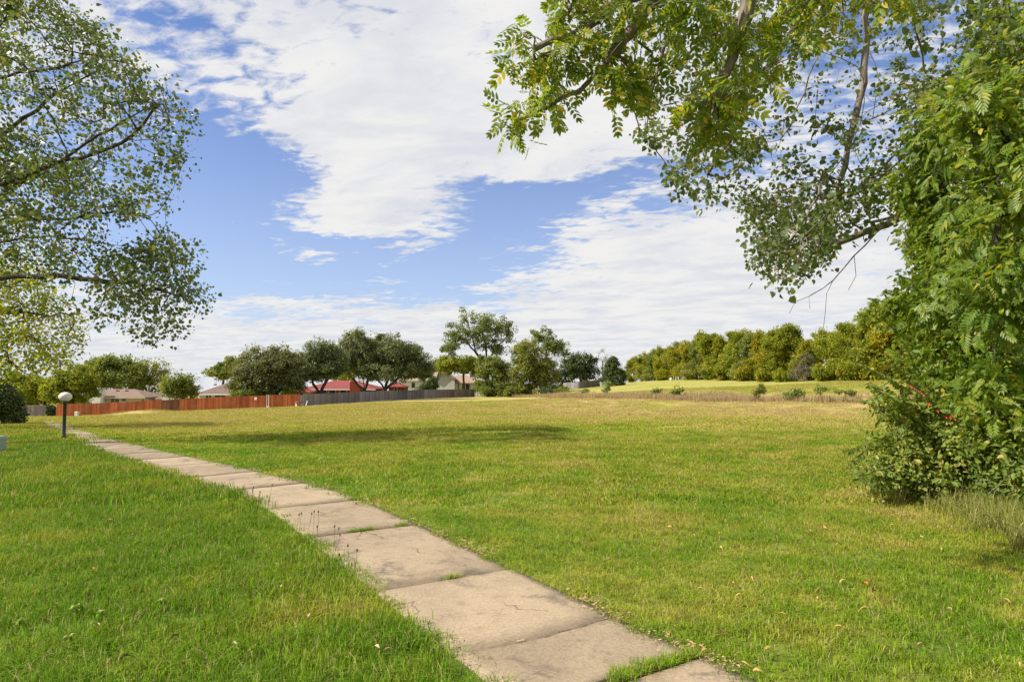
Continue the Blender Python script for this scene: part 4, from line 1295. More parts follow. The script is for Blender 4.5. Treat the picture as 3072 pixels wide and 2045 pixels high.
# dark evergreen bush at the left, and a shrub in the fence gap
b = gp(15, 1274)
far_tree('evergreen_bush', 15, 1274, b[1], [(10, 1215, 48, 52), (-40, 1190, 60, 70), (45, 1245, 28, 24), (5, 1180, 30, 30)], 300, 60, .14, 'leaf_dark', 'dark rounded evergreen bush at the far end of the lush grass', 55, crad=.32, r_base=.12, cat='bush', trunk_top=(5, 1215))
far_tree('evergreen_bush', 152, 1250, 95, [(152, 1232, 14, 17)], 60, 40, .26, 'leaf_dark', 'dark shrub filling the gap between grey and red fences', 56, crad=.35, r_base=.08, cat='bush')

# woodland edge along the fairway: five tree forms, each tree its own object
wood_src = []
rngw = np.random.default_rng(77)
for v in range(7):
    bb = np.array([900.0 + 40 * v, -200.0, 0.0])
    H = 10.0
    rg = np.random.default_rng(600 + v)
    nl_ = 11; lob = []
    for q in range(nl_):
        zc = 1.4 + 7.2 * (q / (nl_ - 1)) ** .9; rr = rg.uniform(.95, 1.7) * (1.15 if q < 7 else .85); sp = 1.9 if q < 7 else .8
        lob.append(((rg.normal(0, sp), rg.normal(0, sp * .8), zc), (rr * rg.uniform(.9, 1.3), rr * rg.uniform(.9, 1.3), rr * rg.uniform(.8, 1.2))))
    att = np.concatenate([ellipsoid(np.array(c), r, 34, rg, .4) for c, r in lob])
    att = att[att[:, 2] > .25]
    wood_src.append((att, rg))
wl = [  # px, top py, distance, form, label
    (1900, 1072, 268, 0), (1925, 1062, 246, 1), (1955, 1046, 226, 2), (1990, 1036, 208, 3), (2020, 1032, 196, 4), (2055, 1022, 184, 0), (2090, 1000, 172, 1), (2125, 990, 163, 2),
    (2165, 1006, 156, 3), (2205, 986, 149, 4), (2245, 992, 142, 0), (2290, 985, 135, 2), (2335, 966, 128, 1), (2380, 946, 122, 3), (2428, 1005, 118, 4), (2490, 968, 110, 0), (2545, 958, 105, 2),
    (2600, 942, 100, 1), (2655, 902, 95, 4), (2715, 868, 90, 3), (2790, 850, 85, 0), (2870, 845, 80, 1)]
words = ['far', 'yellowing', 'olive', 'leafy', 'golden green']
made = {}
GRPW = 'trees along the fairway edge'
ORD = 'first second third fourth fifth sixth seventh eighth ninth tenth eleventh twelfth thirteenth fourteenth fifteenth sixteenth seventeenth eighteenth nineteenth twentieth twenty-first twenty-second'.split()
wlabel = {13: 'tall golden green tree with a domed top standing out of the fairway woodland', 14: 'low green tree in the dip of the fairway woodland behind grey brush',
          0: 'last small tree of the fairway woodland beside the rounded cedar', 12: 'leafy tree next to the domed golden tree of the fairway woodland'}
for i, (px, ty_, Y, fm_) in enumerate(wl):
    fm_ = (fm_ + i // 5) % 7
    q = P(px, 1148, Y); z = g1(q[0], q[1]) - .05
    hgt = P(px, ty_, Y)[2] - z
    s = hgt / 10.2 * rngw.uniform(.93, 1.05)
    lab = wlabel.get(i, 'leafy front tree of the fairway woodland, %s from the rounded cedar' % ORD[i])
    grp = GRPW
    if fm_ not in made:
        att, rg = wood_src[fm_]
        r = make_tree('woodland_tree', (0, 0, 0), [(0, 0, -.3), (rg.normal(0, .2), 0, 3), (rg.normal(0, .4), 0, 6.5)], [], att, dict(n=50, rad=.62, kind='card', size=.30, droop=.2, flat=.8, up=.5, out=.9),
                      M[('leaf_yellow', 'leaf_wood', 'leaf_mid', 'leaf_yellow', 'leaf_wood', 'leaf_yellow', 'leaf_wood')[fm_]], M['bark'], lab, 'tree', grp, step=.9, r_base=.2, r_tip=.018, sides=5, seed=700 + fm_, rmin=.026)
        made[fm_] = r
        r.location = (q[0], q[1], z); r.scale = (s * 1.05, s * 1.05, s); r.rotation_euler = (0, 0, rngw.uniform(0, 6.28))
        if grp is None and 'group' in r: del r['group']
    else:
        r = copy_thing(made[fm_], (q[0], q[1], z), rngw.uniform(0, 6.28), s * 1.05, lab, grp, s)
        if grp is None and 'group' in r: del r['group']
# a second row behind closes the gaps
for i, (px, ty_, Y, fm_) in enumerate([(1940, 1052, 262, 3), (2040, 1020, 205, 2), (2150, 1000, 176, 0), (2260, 985, 155, 1), (2360, 985, 140, 4), (2450, 1005, 130, 3), (2530, 990, 120, 2), (2620, 940, 110, 0), (2700, 900, 104, 1), (2830, 850, 96, 2), (2960, 850, 88, 3)]):
    q = P(px, 1148, Y); z = g1(q[0], q[1]) - .05
    s = (P(px, ty_, Y)[2] - z) / 10.2
    copy_thing(made[fm_], (q[0], q[1], z), rngw.uniform(0, 6.28), s, 'woodland tree standing behind the front row along the fairway', 'back row of the fairway woodland', s)
# brush at the woodland foot
sr = np.random.default_rng(88)
att = np.concatenate([ellipsoid((0, 0, .9), (1.3, 1.2, .9), 60, sr, .3), ellipsoid((.6, .2, 1.4), (.8, .8, .7), 30, sr, .3)]); att = att[att[:, 2] > .1]
shrub = None
for i, (px, Y, s, mt) in enumerate([(2170, 150, 1.4, 0), (2345, 119, 1.15, 1), (2365, 118, .9, 1), (2475, 107, 1.3, 1), (2230, 138, 1.3, 0), (2290, 128, 1.2, 0), (2545, 99, 1.3, 0), (2620, 93, 1.3, 0), (2070, 178, 1.5, 0), (1985, 205, 1.5, 0)]):
    q = P(px, 1146, Y); z = g1(q[0], q[1]) - .03
    lab, grp = ('green brush at the foot of the fairway woodland', 'brush at the woodland foot') if mt == 0 else ('bright yellow green bush at the foot of the domed golden tree' if px in (2345, 2365) else 'yellow green bush under the dip of the fairway woodland', 'yellow bushes at the woodland foot' if px in (2345, 2365) else None)
    if shrub is None:
        shrub = make_tree('woodland_bush', (0, 0, 0), [(0, 0, -.1), (0, 0, .9)], [], att, dict(n=42, rad=.42, kind='card', size=.26, droop=.1, flat=.9, up=.5, out=.8), M['leaf_wood'], M['bark'], lab, 'bush', grp, step=.5, r_base=.06, r_tip=.01, sides=4, seed=89)
        shrub.location = q[0], q[1], z; shrub.scale = (s,) * 3
        ys_mesh = shrub.children[1].data.copy() if shrub.children[1].name.startswith('crown') else shrub.children[0].data.copy()
        ys_mesh.materials.clear(); ys_mesh.materials.append(M['leaf_yellow'])
    else:
        r = copy_thing(shrub, (q[0], q[1], z), sr.uniform(0, 6.28), s, lab, grp)
        if grp is None and 'group' in r: del r['group']
        if mt == 1:
            for c_ in r.children:
                if c_.name.startswith('crown'): c_.data = ys_mesh
q = P(2412, 1148, 114)
far_tree('bare_brush', 2412, 1146, 113, [(2412, 1090, 36, 34), (2400, 1120, 34, 22)], 190, 7, .25, 'leaf_grey', 'grey half bare brush in front of the fairway woodland', 58, crad=.6, bark='bark_pale', cat='bush', r_base=.08)

# ---------------------------------------------------------------- near trees
def in_poly(p, poly):
    x, y = p[:, 0], p[:, 1]; r = np.zeros(len(p), bool); n = len(poly)
    for i in range(n):
        x0, y0 = poly[i]; x1, y1 = poly[(i + 1) % n]
        c = ((y0 > y) != (y1 > y)) & (x < (x1 - x0) * (y - y0) / (y1 - y0 + 1e-9) + x0)
        r ^= c
    return r


def poly_pts(poly, n, rng, Yf, holes=()):
    a = np.array(poly, float); lo, hi = a.min(0), a.max(0); out = []
    while len(out) < n:
        p = lo + rng.random((n * 2, 2)) * (hi - lo); p = p[in_poly(p, poly)]
        for hp, keep in holes:
            p = p[~(in_poly(p, hp) & (rng.random(len(p)) > keep))]
        out += [tuple(q) for q in p]
    return np.array([P(q[0], q[1], Yf()) for q in out[:n]])


def PL(pts, Y):
    return [P(p[0], p[1], p[2] if len(p) > 2 else Y) for p in pts]


def gaps(att, scale, cut, seed):
    """drop attractors in the low spots of a smooth noise so the crown breaks into clumps"""
    v = .5 * vnoise(att[:, 0] + 50, att[:, 2] + 50, scale, seed) + .5 * vnoise(att[:, 1] + 90, att[:, 2] * .7 + att[:, 0] * .7 + 40, scale, seed + 1)
    return att[v > cut]


# big cottonwood reaching in from the left
rg = np.random.default_rng(201)
LTP = [(-150, -200), (150, -60), (215, 45), (290, 85), (325, 150), (400, 185), (480, 260), (562, 345), (548, 450), (528, 508), (440, 555), (470, 585), (508, 632), (440, 655), (330, 670), (300, 700), (330, 740),
       (430, 735), (480, 690), (548, 722), (545, 770), (585, 810), (612, 888), (570, 915), (520, 958), (470, 920), (330, 890), (250, 855), (150, 815), (0, 825), (-150, 830)]
holes = [([(200, 640), (430, 655), (420, 725), (300, 738), (200, 700)], .25), ([(300, 520), (440, 520), (470, 600), (300, 600)], .45), ([(0, 640), (200, 600), (260, 780), (0, 800)], .6), ([(0, 120), (140, 160), (120, 420), (0, 420)], .75)]
yf = lambda: 17 + float(np.clip(rg.normal(0, 1.7), -3.5, 3.5))
att = gaps(poly_pts(LTP, 1150, rg, yf, holes), .75, .40, 61)
low = poly_pts([(300, 770), (560, 770), (612, 888), (520, 960), (420, 940), (300, 880)], 34, rg, lambda: 17 + rg.normal(0, 1.0))
hid = gaps(np.concatenate([ellipsoid((-20.5, 17, 9.0), (5, 6.5, 4.0), 90, rg, .3), ellipsoid((-23, 14, 7.5), (4, 5, 4), 40, rg, .4)]), .5, .54, 65)
spr = np.array([P(a_ + rg.normal(0, 9), b_ + rg.normal(0, 9), 17 + rg.normal(0, .6)) for a_, b_ in [(215, 900), (300, 935), (310, 955), (370, 945), (420, 985), (455, 1000), (505, 985), (530, 965), (560, 940), (600, 915), (575, 760), (500, 600), (555, 470), (575, 400), (500, 270), (420, 200), (345, 140), (300, 95)] for _ in (0, 1)])
att = np.concatenate([att, low, hid, spr])
tb = np.array([-18.2, 17.0, g1(-18.2, 17.0)])
limbs = [[(-18.0, 17, 3.2)] + PL([(-200, 850), (0, 836), (150, 824), (300, 842), (420, 850), (520, 884)], 17),
         [(-18.0, 17.2, 3.4)] + PL([(-150, 872), (0, 858), (130, 850)], 16.3),
         [(-18.0, 17, 4.2)] + PL([(-150, 745), (0, 724), (150, 706), (300, 726), (340, 735)], 17.5),
         [(-18.0, 17, 4.6)] + PL([(-150, 600), (0, 632), (60, 656), (200, 660), (330, 630), (430, 650)], 16.8),
         [(-18.0, 17, 5.2)] + PL([(-120, 680), (0, 592), (100, 530), (250, 440), (350, 375), (430, 330)], 17.6),
         [(-18.0, 17, 5.0)] + PL([(-120, 620), (0, 560), (150, 490), (300, 460), (440, 395)], 16.2),
         [(-18.1, 17, 7.0)] + PL([(-150, 320), (0, 226), (120, 215), (250, 180)], 17.5),
         [(-18.1, 17, 6.5)] + PL([(-100, 470), (40, 380), (180, 270), (300, 210)], 18.2)]
make_tree('cottonwood_tree', tb, [tb - [0, 0, .3], (-18.3, 17, 3), (-18.0, 17.1, 6.5), (-18.6, 17.2, 12)], limbs, att, dict(n=24, rad=.46, kind='delta', size=.102, droop=.45, flat=.85, up=.35, out=.3),
          M['leaf_cotton'], M['bark'], 'large cottonwood whose long limbs hang over the lush grass and globe lamp', 'tree', step=.35, r_base=.20, r_tip=.006, sides=6, seed=202)

# second, yellower tree behind it
rg = np.random.default_rng(211)
att = poly_pts([(-120, 730), (50, 790), (140, 830), (175, 850), (165, 930), (245, 962), (250, 1000), (222, 1060), (190, 1085), (110, 1115), (40, 1125), (-120, 1140)], 360, rg, lambda: 29 + rg.normal(0, 1.4), [([(30, 1030), (140, 1040), (140, 1110), (30, 1110)], .6)])
hid = gaps(ellipsoid((-29, 30, 7), (5, 5, 4.5), 110, rg, .5), .5, .48, 67)
tb = np.array([-28.5, 30.0, g1(-28.5, 30.0)])
make_tree('hackberry_tree', tb, [tb - [0, 0, .3], (-28.4, 30, 2.5), (-28, 30, 8)], [[(-28.4, 30, 2.0)] + PL([(-150, 1040), (0, 1070), (60, 1105), (110, 1150)], 29), [(-28.2, 30, 4)] + PL([(-100, 960), (40, 930), (150, 950)], 29)],
          np.concatenate([att, hid]), dict(n=26, rad=.6, kind='delta', size=.13, droop=.35, flat=.85, up=.4), M['leaf_yellow'], M['bark'], 'yellow green leafy tree beyond the overhanging cottonwood limbs', 'tree', step=.5, r_base=.3, r_tip=.008, sides=5, seed=212)

# cottonwood at the right, drooping limbs with round leaves
rg = np.random.default_rng(221)
R1 = [(1780, -60), (1800, 120), (1850, 300), (1900, 400), (1985, 420), (2040, 560), (2130, 590), (2215, 560), (2235, 690), (2290, 815), (2345, 860), (2440, 790), (2560, 690), (2700, 640), (2800, 700), (2700, 820), (2760, 880), (3100, 880), (3100, -60)]
holes = [([(2330, 60), (2700, 60), (2700, 420), (2560, 520), (2330, 460), (2280, 300)], .34), ([(2000, 380), (2230, 430), (2260, 560), (2080, 560)], .6), ([(2500, 700), (2780, 690), (2700, 900), (2400, 900)], .25)]
att = gaps(poly_pts(R1, 1050, rg, lambda: 11.5 + float(np.clip(rg.normal(0, 1.7), -3.2, 4)), holes), .9, .40, 71)
sm = poly_pts([(2215, 600), (2330, 560), (2520, 600), (2540, 690), (2440, 790), (2345, 850), (2290, 810), (2235, 690)], 110, rg, lambda: 14.5 + rg.normal(0, .8))
hid = ellipsoid((10.5, 14, 10), (4.5, 4, 3.5), 110, rg, .5)
tb = np.array([10.6, 13.2, g1(10.6, 13.2)])
limbs = [[(10.5, 13.2, 4.6)] + PL([(3150, 560), (2900, 620), (2760, 632), (2640, 680), (2560, 775), (2490, 855), (2440, 880), (2385, 905)], 12.5),
         [(10.5, 13.2, 4.9)] + PL([(3100, 560), (2850, 610), (2700, 640), (2520, 690)], 12.2),
         [(10.5, 13.2, 7.5)] + PL([(3100, -60), (2800, -200), (2600, -120), (2600, 80), (2590, 250), (2540, 480), (2490, 640)], 11.5),
         [(10.4, 13.2, 8)] + PL([(3000, -250), (2650, -280), (2400, -120), (2390, 80), (2330, 170), (2260, 260), (2200, 400)], 11),
         [(10.4, 13.2, 8)] + PL([(2900, -280), (2500, -300), (2450, -60), (2540, 60), (2600, 130), (2640, 250), (2650, 330)], 12),
         [(10.4, 13.2, 8)] + PL([(2700, -320), (2300, -300), (2100, -100), (2000, 100), (1950, 300)], 11),
         [(10.4, 13.2, 8.3)] + PL([(2800, -260), (2450, -200), (2480, 100), (2420, 250), (2370, 380), (2340, 420)], 10.5),
         [(10.5, 13.2, 6)] + PL([(3050, 300), (2800, 350), (2650, 420)], 12),
         PL([(2505, 835), (2480, 880), (2474, 960), (2470, 985)], 12.5), PL([(2440, 880), (2425, 905), (2430, 925)], 12.5), PL([(2560, 775), (2570, 840), (2545, 870)], 12.6),
         PL([(2400, 897), (2375, 915), (2368, 940)], 12.4), PL([(2640, 680), (2560, 705), (2480, 760), (2450, 800)], 12.8)]
make_tree('cottonwood_tree', tb, [tb - [0, 0, .3], (10.6, 13.2, 3), (10.4, 13.3, 7), (10.5, 13.5, 12)], limbs, np.concatenate([att, sm, hid]), dict(n=22, rad=.32, kind='delta', size=.095, droop=.55, flat=1.0, up=.25),
          M['leaf_cotton'], M['bark_pale'], 'cottonwood with round leaves and a bare drooping limb above the leafy bank', 'tree', step=.3, r_base=.22, r_tip=.0055, sides=6, seed=222)

# ash branches overhead
rg = np.random.default_rng(231)
lob = [(1700, 15, 95, 50, 16), (1850, 40, 110, 65, 13), (2000, 45, 110, 75, 13), (2150, 50, 110, 85, 13), (2300, 80, 110, 100, 14), (2130, 310, 115, 85, 24), (2250, 220, 90, 80, 16), (2420, 40, 110, 80, 14), (1790, 120, 80, 70, 11),
       (1840, 210, 70, 60, 16), (1585, 150, 50, 35, 9), (1690, 175, 55, 45, 12), (1545, 365, 48, 30, 10), (1650, 270, 45, 40, 8), (2600, -20, 200, 60, 20), (1950, 190, 60, 60, 12)]
att = np.concatenate([ellipsoid(P(l[0], l[1], 4.6), (l[2] * 4.6 / F, .35, l[3] * 4.6 / F), l[4], rg, .2) for l in lob])
tb = np.array([5.4, 1.0, g1(5.4, 1.0)])
limbs = [[(5.3, 1.1, 2.9), (4.3, 2.6, 4.5)] + PL([(2550, -160), (2250, -120), (2000, -60), (1850, 10), (1720, 40)], 4.7),
         [P(2000, -60, 4.7)] + PL([(1900, 80), (1800, 215), (1720, 280), (1640, 325), (1555, 362)], 4.6),
         [P(1850, 10, 4.7)] + PL([(1760, 90), (1680, 120), (1600, 148)], 4.6),
         [P(2250, -120, 4.7)] + PL([(2240, 50), (2190, 200), (2140, 300)], 4.6),
         [P(2550, -160, 4.7)] + PL([(2420, -20), (2330, 80)], 4.7)]
make_tree('ash_tree', tb, [tb - [0, 0, .3], (5.4, 1.0, 1.5), (5.3, 1.1, 3.2), (5.5, .9, 5.5)], limbs, att, dict(n=5, rad=.13, kind='pinnate', size=.155, droop=.8, flat=1.0, up=.3),
          M['leaf_ash_top'], M['bark_pale'], 'yellowing ash whose feathery branches hang overhead across the clouds', 'tree', step=.12, r_base=.2, r_tip=.0035, sides=6, seed=232)

# dense ash at the right edge of the lawn
rg = np.random.default_rng(241)
lob = [(3010, 230, 120, 230, 8.8, 95), (2860, 420, 120, 120, 8.6, 80), (3000, 600, 190, 230, 7.8, 170), (2880, 690, 110, 110, 9, 60), (2840, 860, 120, 110, 9.2, 80), (2960, 930, 190, 190, 8.2, 150), (2900, 1120, 150, 150, 8.4, 120), (3060, 1230, 150, 200, 7.2, 120),
       (2980, 330, 140, 140, 6.6, 50), (3010, 560, 120, 120, 6.4, 50), (3030, 850, 130, 140, 6.4, 60), (2790, 1010, 70, 90, 9.5, 40), (3300, 600, 260, 500, 8.2, 160), (2770, 560, 90, 60, 9.3, 30), (2740, 720, 80, 50, 9.6, 26), (2700, 930, 60, 45, 10, 18)]
att = np.concatenate([ellipsoid(P(l[0], l[1], l[4]), (l[2] * l[4] / F, l[2] * l[4] / F * 1.0, l[3] * l[4] / F), l[5], rg, .35) for l in lob])
att = gaps(att, 1.1, .33, 81)
xa = att[rg.random(len(att)) < .55]
k = len(xa); nn_ = 24
dd = norm(rg.normal(size=(k * nn_, 3))) * rg.random((k * nn_, 1)) ** .4 * .26
ax_ = norm(dd + rg.normal(0, .1, dd.shape)); ax_[:, 2] -= .5
nr_ = rg.normal(0, .6, dd.shape); nr_[:, 2] += .7
xl_ = leaves_arrays('ovate', np.repeat(xa, nn_, 0) + dd, ax_, nr_, .085 * rg.uniform(.5, 1.4, k * nn_))
tb = np.array([7.6, 8.8, g1(7.6, 8.8)])
make_tree('ash_tree', tb, [tb - [0, 0, .3], (7.6, 8.8, 1.5), (7.5, 8.7, 4), (7.4, 8.6, 6.5)], [[(7.6, 8.8, 1.2), (6.6, 8.6, 2.4), (5.8, 8.7, 3.0)], [(7.6, 8.8, 2.5), (6.8, 7.6, 4), (6.3, 7.2, 4.6)], [(7.5, 8.8, 2.2), (7, 9.4, 4), (6.4, 9.6, 5.2)]], att,
          dict(n=6, rad=.24, kind='pinnate_fine', size=.205, droop=.45, flat=1.0, up=.6, out=.8), M['leaf_ash'], M['bark'], 'dense green ash with feathery leaves walling the lawn edge', 'tree', step=.22, r_base=.2, r_tip=.005, sides=6, seed=242, extra_leaves=xl_)

# tangled bush with arching canes at its foot
rg = np.random.default_rng(251)
lob = [(2890, 1290, 150, 130, 7.9, 120), (2790, 1370, 120, 80, 7.7, 90), (2990, 1370, 120, 110, 7.2, 110), (2720, 1290, 80, 80, 8.2, 50), (2850, 1430, 140, 55, 7.6, 70), (3060, 1440, 110, 80, 6.9, 60), (2690, 1400, 60, 50, 7.7, 25), (2650, 1340, 55, 60, 8.0, 16), (2665, 1215, 60, 45, 8.2, 14), (2640, 1430, 60, 40, 7.6, 14)]
att = np.concatenate([ellipsoid(P(l[0], l[1], l[4]), (l[2] * l[4] / F, l[2] * l[4] / F, l[3] * l[4] / F), l[5], rg, .2) for l in lob])
att = att[att[:, 2] > gz(att[:, 0], att[:, 1]) + .10]
bb = gp(2850, 1480)
tips = [(2545, 1355), (2600, 1150), (2612, 1200), (2640, 1255), (2570, 1405), (2600, 1290), (2560, 1085), (2650, 1070), (2660, 1120), (2690, 1330), (2575, 1440), (2630, 1420), (2700, 1180), (2720, 1090), (2660, 1370), (2590, 1330), (2680, 1240), (2525, 1350), (2540, 1400), (2610, 1145), (2590, 1205), (2560, 1430), (2600, 1460)]
cane_pts = []; lp = []; la = []; ln_ = []
for tpx, tpy in tips:
    Yt = 7.9 + rg.normal(0, .35)
    s0 = P(2860 + rg.normal(0, 50), 1330 + rg.normal(0, 60), 8.0); e = P(tpx, tpy, Yt)
    m_ = (s0 + e) / 2 + np.array([0, 0, .16 + .08 * rg.random()])
    t = np.linspace(0, 1, 26)[:, None]; c_ = (1 - t) ** 2 * s0 + 2 * t * (1 - t) * m_ + t * t * e
    cane_pts.append(c_)
    L_ = np.linalg.norm(np.diff(c_, axis=0), axis=1).sum(); nl = int(L_ / .036)
    for k in range(nl):
        tt = .15 + .85 * k / nl; i = min(int(tt * 25), 24); p = c_[i] + (c_[i + 1] - c_[i]) * (tt * 25 - i)
        d = c_[i + 1] - c_[i]; d /= np.linalg.norm(d); sd_ = np.cross(d, [0, 0, 1]); sd_ /= np.linalg.norm(sd_)
        for sg in (-1, 1):
            lp.append(p); la.append(d * .35 + sd_ * sg * .8 + np.array([0, 0, -.55]) + rg.normal(0, .2, 3)); ln_.append(np.array([0, 0, .6]) + sd_ * sg * .7 + rg.normal(0, .3, 3))
lv = leaves_arrays('ovate', np.array(lp), np.array(la), np.array(ln_), .082 * rg.uniform(.7, 1.2, len(lp)))
lv = (lv[0], lv[1])
bush = make_tree('tangled_bush', bb, [bb - [0, 0, .1], bb + [0.05, 0.1, .5], bb + [.1, .2, 1.0]], [[c[0], c[8], c[16], c[25]] for c in cane_pts], att, dict(n=26, rad=.17, kind='ovate', size=.07, droop=.4, flat=1.0, up=.5, out=.8), M['leaf_bush'], M['bark_pale'],
                 'tangled bush with arching leafy canes spilling onto the lawn', 'bush', step=.12, r_base=.035, r_tip=.0035, sides=5, seed=252, extra_leaves=lv)
M['flower'] = mat_plain('orange_flower', (0.55, 0.12, 0.035), (0.40, 0.06, 0.02), 20, 0.6)
M['flower_dry'] = mat_plain('withered_red', (0.30, 0.075, 0.035), (0.40, 0.20, 0.09), 20, 0.8)
fl = []
for k, (fx, fy) in enumerate([(2848, 1252), (2856, 1246), (2838, 1250), (2862, 1256), (2812, 1232), (2786, 1212), (2750, 1172), (2740, 1165), (2732, 1160), (2760, 1178), (2768, 1184), (2748, 1362)]):
    q = P(fx, fy, 7.5) - bb
    mbf = MB(); a0 = rg.uniform(0, 6)
    for pz in range(5):
        a = a0 + pz * 1.257; u = np.array([math.cos(a) * .7, math.sin(a) * .3, .35 * math.sin(a)]); w_ = np.cross(u, [0.2, 1, .1]); w_ /= np.linalg.norm(w_)
        mbf.add([q, q + u * .03 + w_ * .012, q + u * .05, q + u * .03 - w_ * .012], [(0, 1, 2, 3)])
    mbf.tube([q, q + np.array([.035, .02, .01])], [.008, .003], 5)
    mbf.build('flower', M['flower'] if k < 6 else M['flower_dry'], bush)

# ---------------------------------------------------------------- saplings and weeds along the ditch
for i, (px, py, Y, lob, mt, lab, nc, nl) in enumerate([
        (1822, 1190, 101, [(1824, 1152, 9, 16), (1818, 1172, 12, 12)], 'leaf_bush', 'upright leafy sapling growing at the end of the ditch', 50, 26),
        (1760, 1190, 104, [(1758, 1177, 16, 11), (1745, 1180, 12, 9)], 'leaf_mid', 'low clump of green weeds in the ditch below the far grey fence', 45, 26),
        (1968, 1192, 84, [(1970, 1176, 18, 11)], 'leaf_mid', 'small bushy sapling in the dry ditch grass', 36, 24),
        (2032, 1198, 79, [(2034, 1170, 14, 18), (2026, 1184, 14, 12)], 'leaf_bush', 'leaning feathery sapling beside the pale break in the ditch bank', 46, 26),
        (2276, 1204, 68, [(2284, 1168, 14, 15), (2268, 1182, 17, 15)], 'leaf_mid', 'twin-stemmed dark green sapling on the ditch bank', 50, 26),
        (2384, 1204, 65, [(2386, 1180, 26, 17), (2370, 1186, 18, 14)], 'leaf_bush', 'rounded light green bush on the ditch bank', 60, 26),
        (2458, 1203, 62, [(2455, 1170, 7, 18), (2470, 1168, 14, 8)], 'leaf_straw', 'thin pale sapling between two ditch bushes', 34, 12),
        (2540, 1195, 62, [(2545, 1178, 20, 10), (2515, 1172, 14, 8)], 'leaf_mid', 'low sparse weed bush nearest the tangled bush on the ditch bank', 40, 12)]):
    q = P(px, py, Y); q[2] = g1(q[0], q[1]) - .03
    far_tree('ditch_sapling', px, py, Y, lob, nc, nl, .16 if Y < 75 else .2, 'leaf_bush' if mt == 'leaf_straw' else mt, lab, 300 + i, crad=.26, r_base=.035, cat='sapling', base=q, inner=.2)


# ---------------------------------------------------------------- grass
def tuft(n, R, h, w, rng, lean=.45, square=True, arch=.5):
    p = rng.uniform(-R, R, (n, 2)) if square else norm(rng.normal(size=(n, 2))) * R * rng.random((n, 1)) ** .5
    a = rng.uniform(0, 2 * math.pi, n); hh = h * rng.uniform(.45, 1.2, n); ww = w * rng.uniform(.6, 1.25, n)
    ld = np.stack([np.cos(a), np.sin(a)], 1); ln = np.abs(rng.normal(0, lean, n))[:, None] * hh[:, None]
    b = a + math.pi / 2 + rng.normal(0, .6, n); sd_ = np.stack([np.cos(b), np.sin(b)], 1) * ww[:, None] / 2
    z0 = np.full((n, 1), -.012)
    mid = p + ld * ln * (1 - arch) * .6; tip = p + ld * ln
    v = np.stack([np.c_[p - sd_, z0], np.c_[p + sd_, z0], np.c_[mid - sd_ * .85, hh[:, None] * .58], np.c_[mid + sd_ * .85, hh[:, None] * .58], np.c_[tip, hh[:, None] * (1 - .25 * np.minimum(ln / hh[:, None], 1))]], 1)
    f = np.array([[0, 1, 3], [0, 3, 2], [2, 3, 4]])[None] + (np.arange(n) * 5)[:, None, None]
    return v.reshape(-1, 3), f.reshape(-1, 3)


def scatter(name, tufts, pts, rot, scl, mat, seed=1):
    """one object: a few tuft meshes plus loose points; geometry nodes put a tuft on every point"""
    rng = np.random.default_rng(seed)
    V = []; Fc = []; part = []; off = 0
    for i, (v, f) in enumerate(tufts):
        V.append(v); Fc.append(f + off); part.append(np.full(len(v), i)); off += len(v)
    n = len(pts)
    V.append(pts); part.append(np.full(n, -1))
    V = np.concatenate(V); Fc = np.concatenate(Fc); part = np.concatenate(part).astype(np.int32)
    me = np_mesh(name, V, Fc)
    tot = len(V); m0 = tot - n
    def attr(nm, typ, key, arr):
        a = me.attributes.new(nm, typ, 'POINT'); a.data.foreach_set(key, np.ascontiguousarray(arr).ravel())
    attr('part', 'INT', 'value', part)
    rv = np.zeros((tot, 3), np.float32); rv[m0:] = rot; attr('rot', 'FLOAT_VECTOR', 'vector', rv)
    sv = np.ones((tot, 3), np.float32); sv[m0:] = scl; attr('scl', 'FLOAT_VECTOR', 'vector', sv)
    vi = np.zeros(tot, np.int32); vi[m0:] = rng.integers(0, len(tufts), n); attr('vi', 'INT', 'value', vi)
    o = link_mesh(name, me, mat)
    ng = bpy.data.node_groups.new(name + '_scatter', 'GeometryNodeTree')
    ng.interface.new_socket('Geometry', in_out='INPUT', socket_type='NodeSocketGeometry'); ng.interface.new_socket('Geometry', in_out='OUTPUT', socket_type='NodeSocketGeometry')
    N, Lk = ng.nodes, ng.links
    gi, go = N.new('NodeGroupInput'), N.new('NodeGroupOutput')
    def named(nm, typ):
        q = N.new('GeometryNodeInputNamedAttribute'); q.data_type = typ; q.inputs[0].default_value = nm; return q.outputs[0]
    pa = named('part', 'INT')
    def sel(val):
        c = N.new('FunctionNodeCompare'); c.data_type = 'INT'; c.operation = 'EQUAL'
        Lk.new(pa, c.inputs[2]); c.inputs[3].default_value = val
        sp = N.new('GeometryNodeSeparateGeometry'); sp.domain = 'POINT'
        Lk.new(gi.outputs[0], sp.inputs[0]); Lk.new(c.outputs[0], sp.inputs[1]); return sp.outputs[0]
    jn = N.new('GeometryNodeJoinGeometry')
    for i in range(len(tufts)):
        g2 = N.new('GeometryNodeGeometryToInstance'); Lk.new(sel(i), g2.inputs[0]); Lk.new(g2.outputs[0], jn.inputs[0])
    iop = N.new('GeometryNodeInstanceOnPoints')
    Lk.new(sel(-1), iop.inputs['Points']); Lk.new(jn.outputs[0], iop.inputs['Instance'])
    iop.inputs['Pick Instance'].default_value = True
    Lk.new(named('vi', 'INT'), iop.inputs['Instance Index'])
    Lk.new(named('rot', 'FLOAT_VECTOR'), iop.inputs['Rotation']); Lk.new(named('scl', 'FLOAT_VECTOR'), iop.inputs['Scale'])
    Lk.new(iop.outputs[0], go.inputs[0])
    md = o.modifiers.new('scatter', 'NODES'); md.node_group = ng
    o['kind'] = 'stuff'
    return o


BUSH_FOOT = np.array([gp(2640, 1470)[:2], gp(2800, 1500)[:2], gp(2950, 1560)[:2], gp(3072, 1610)[:2]])


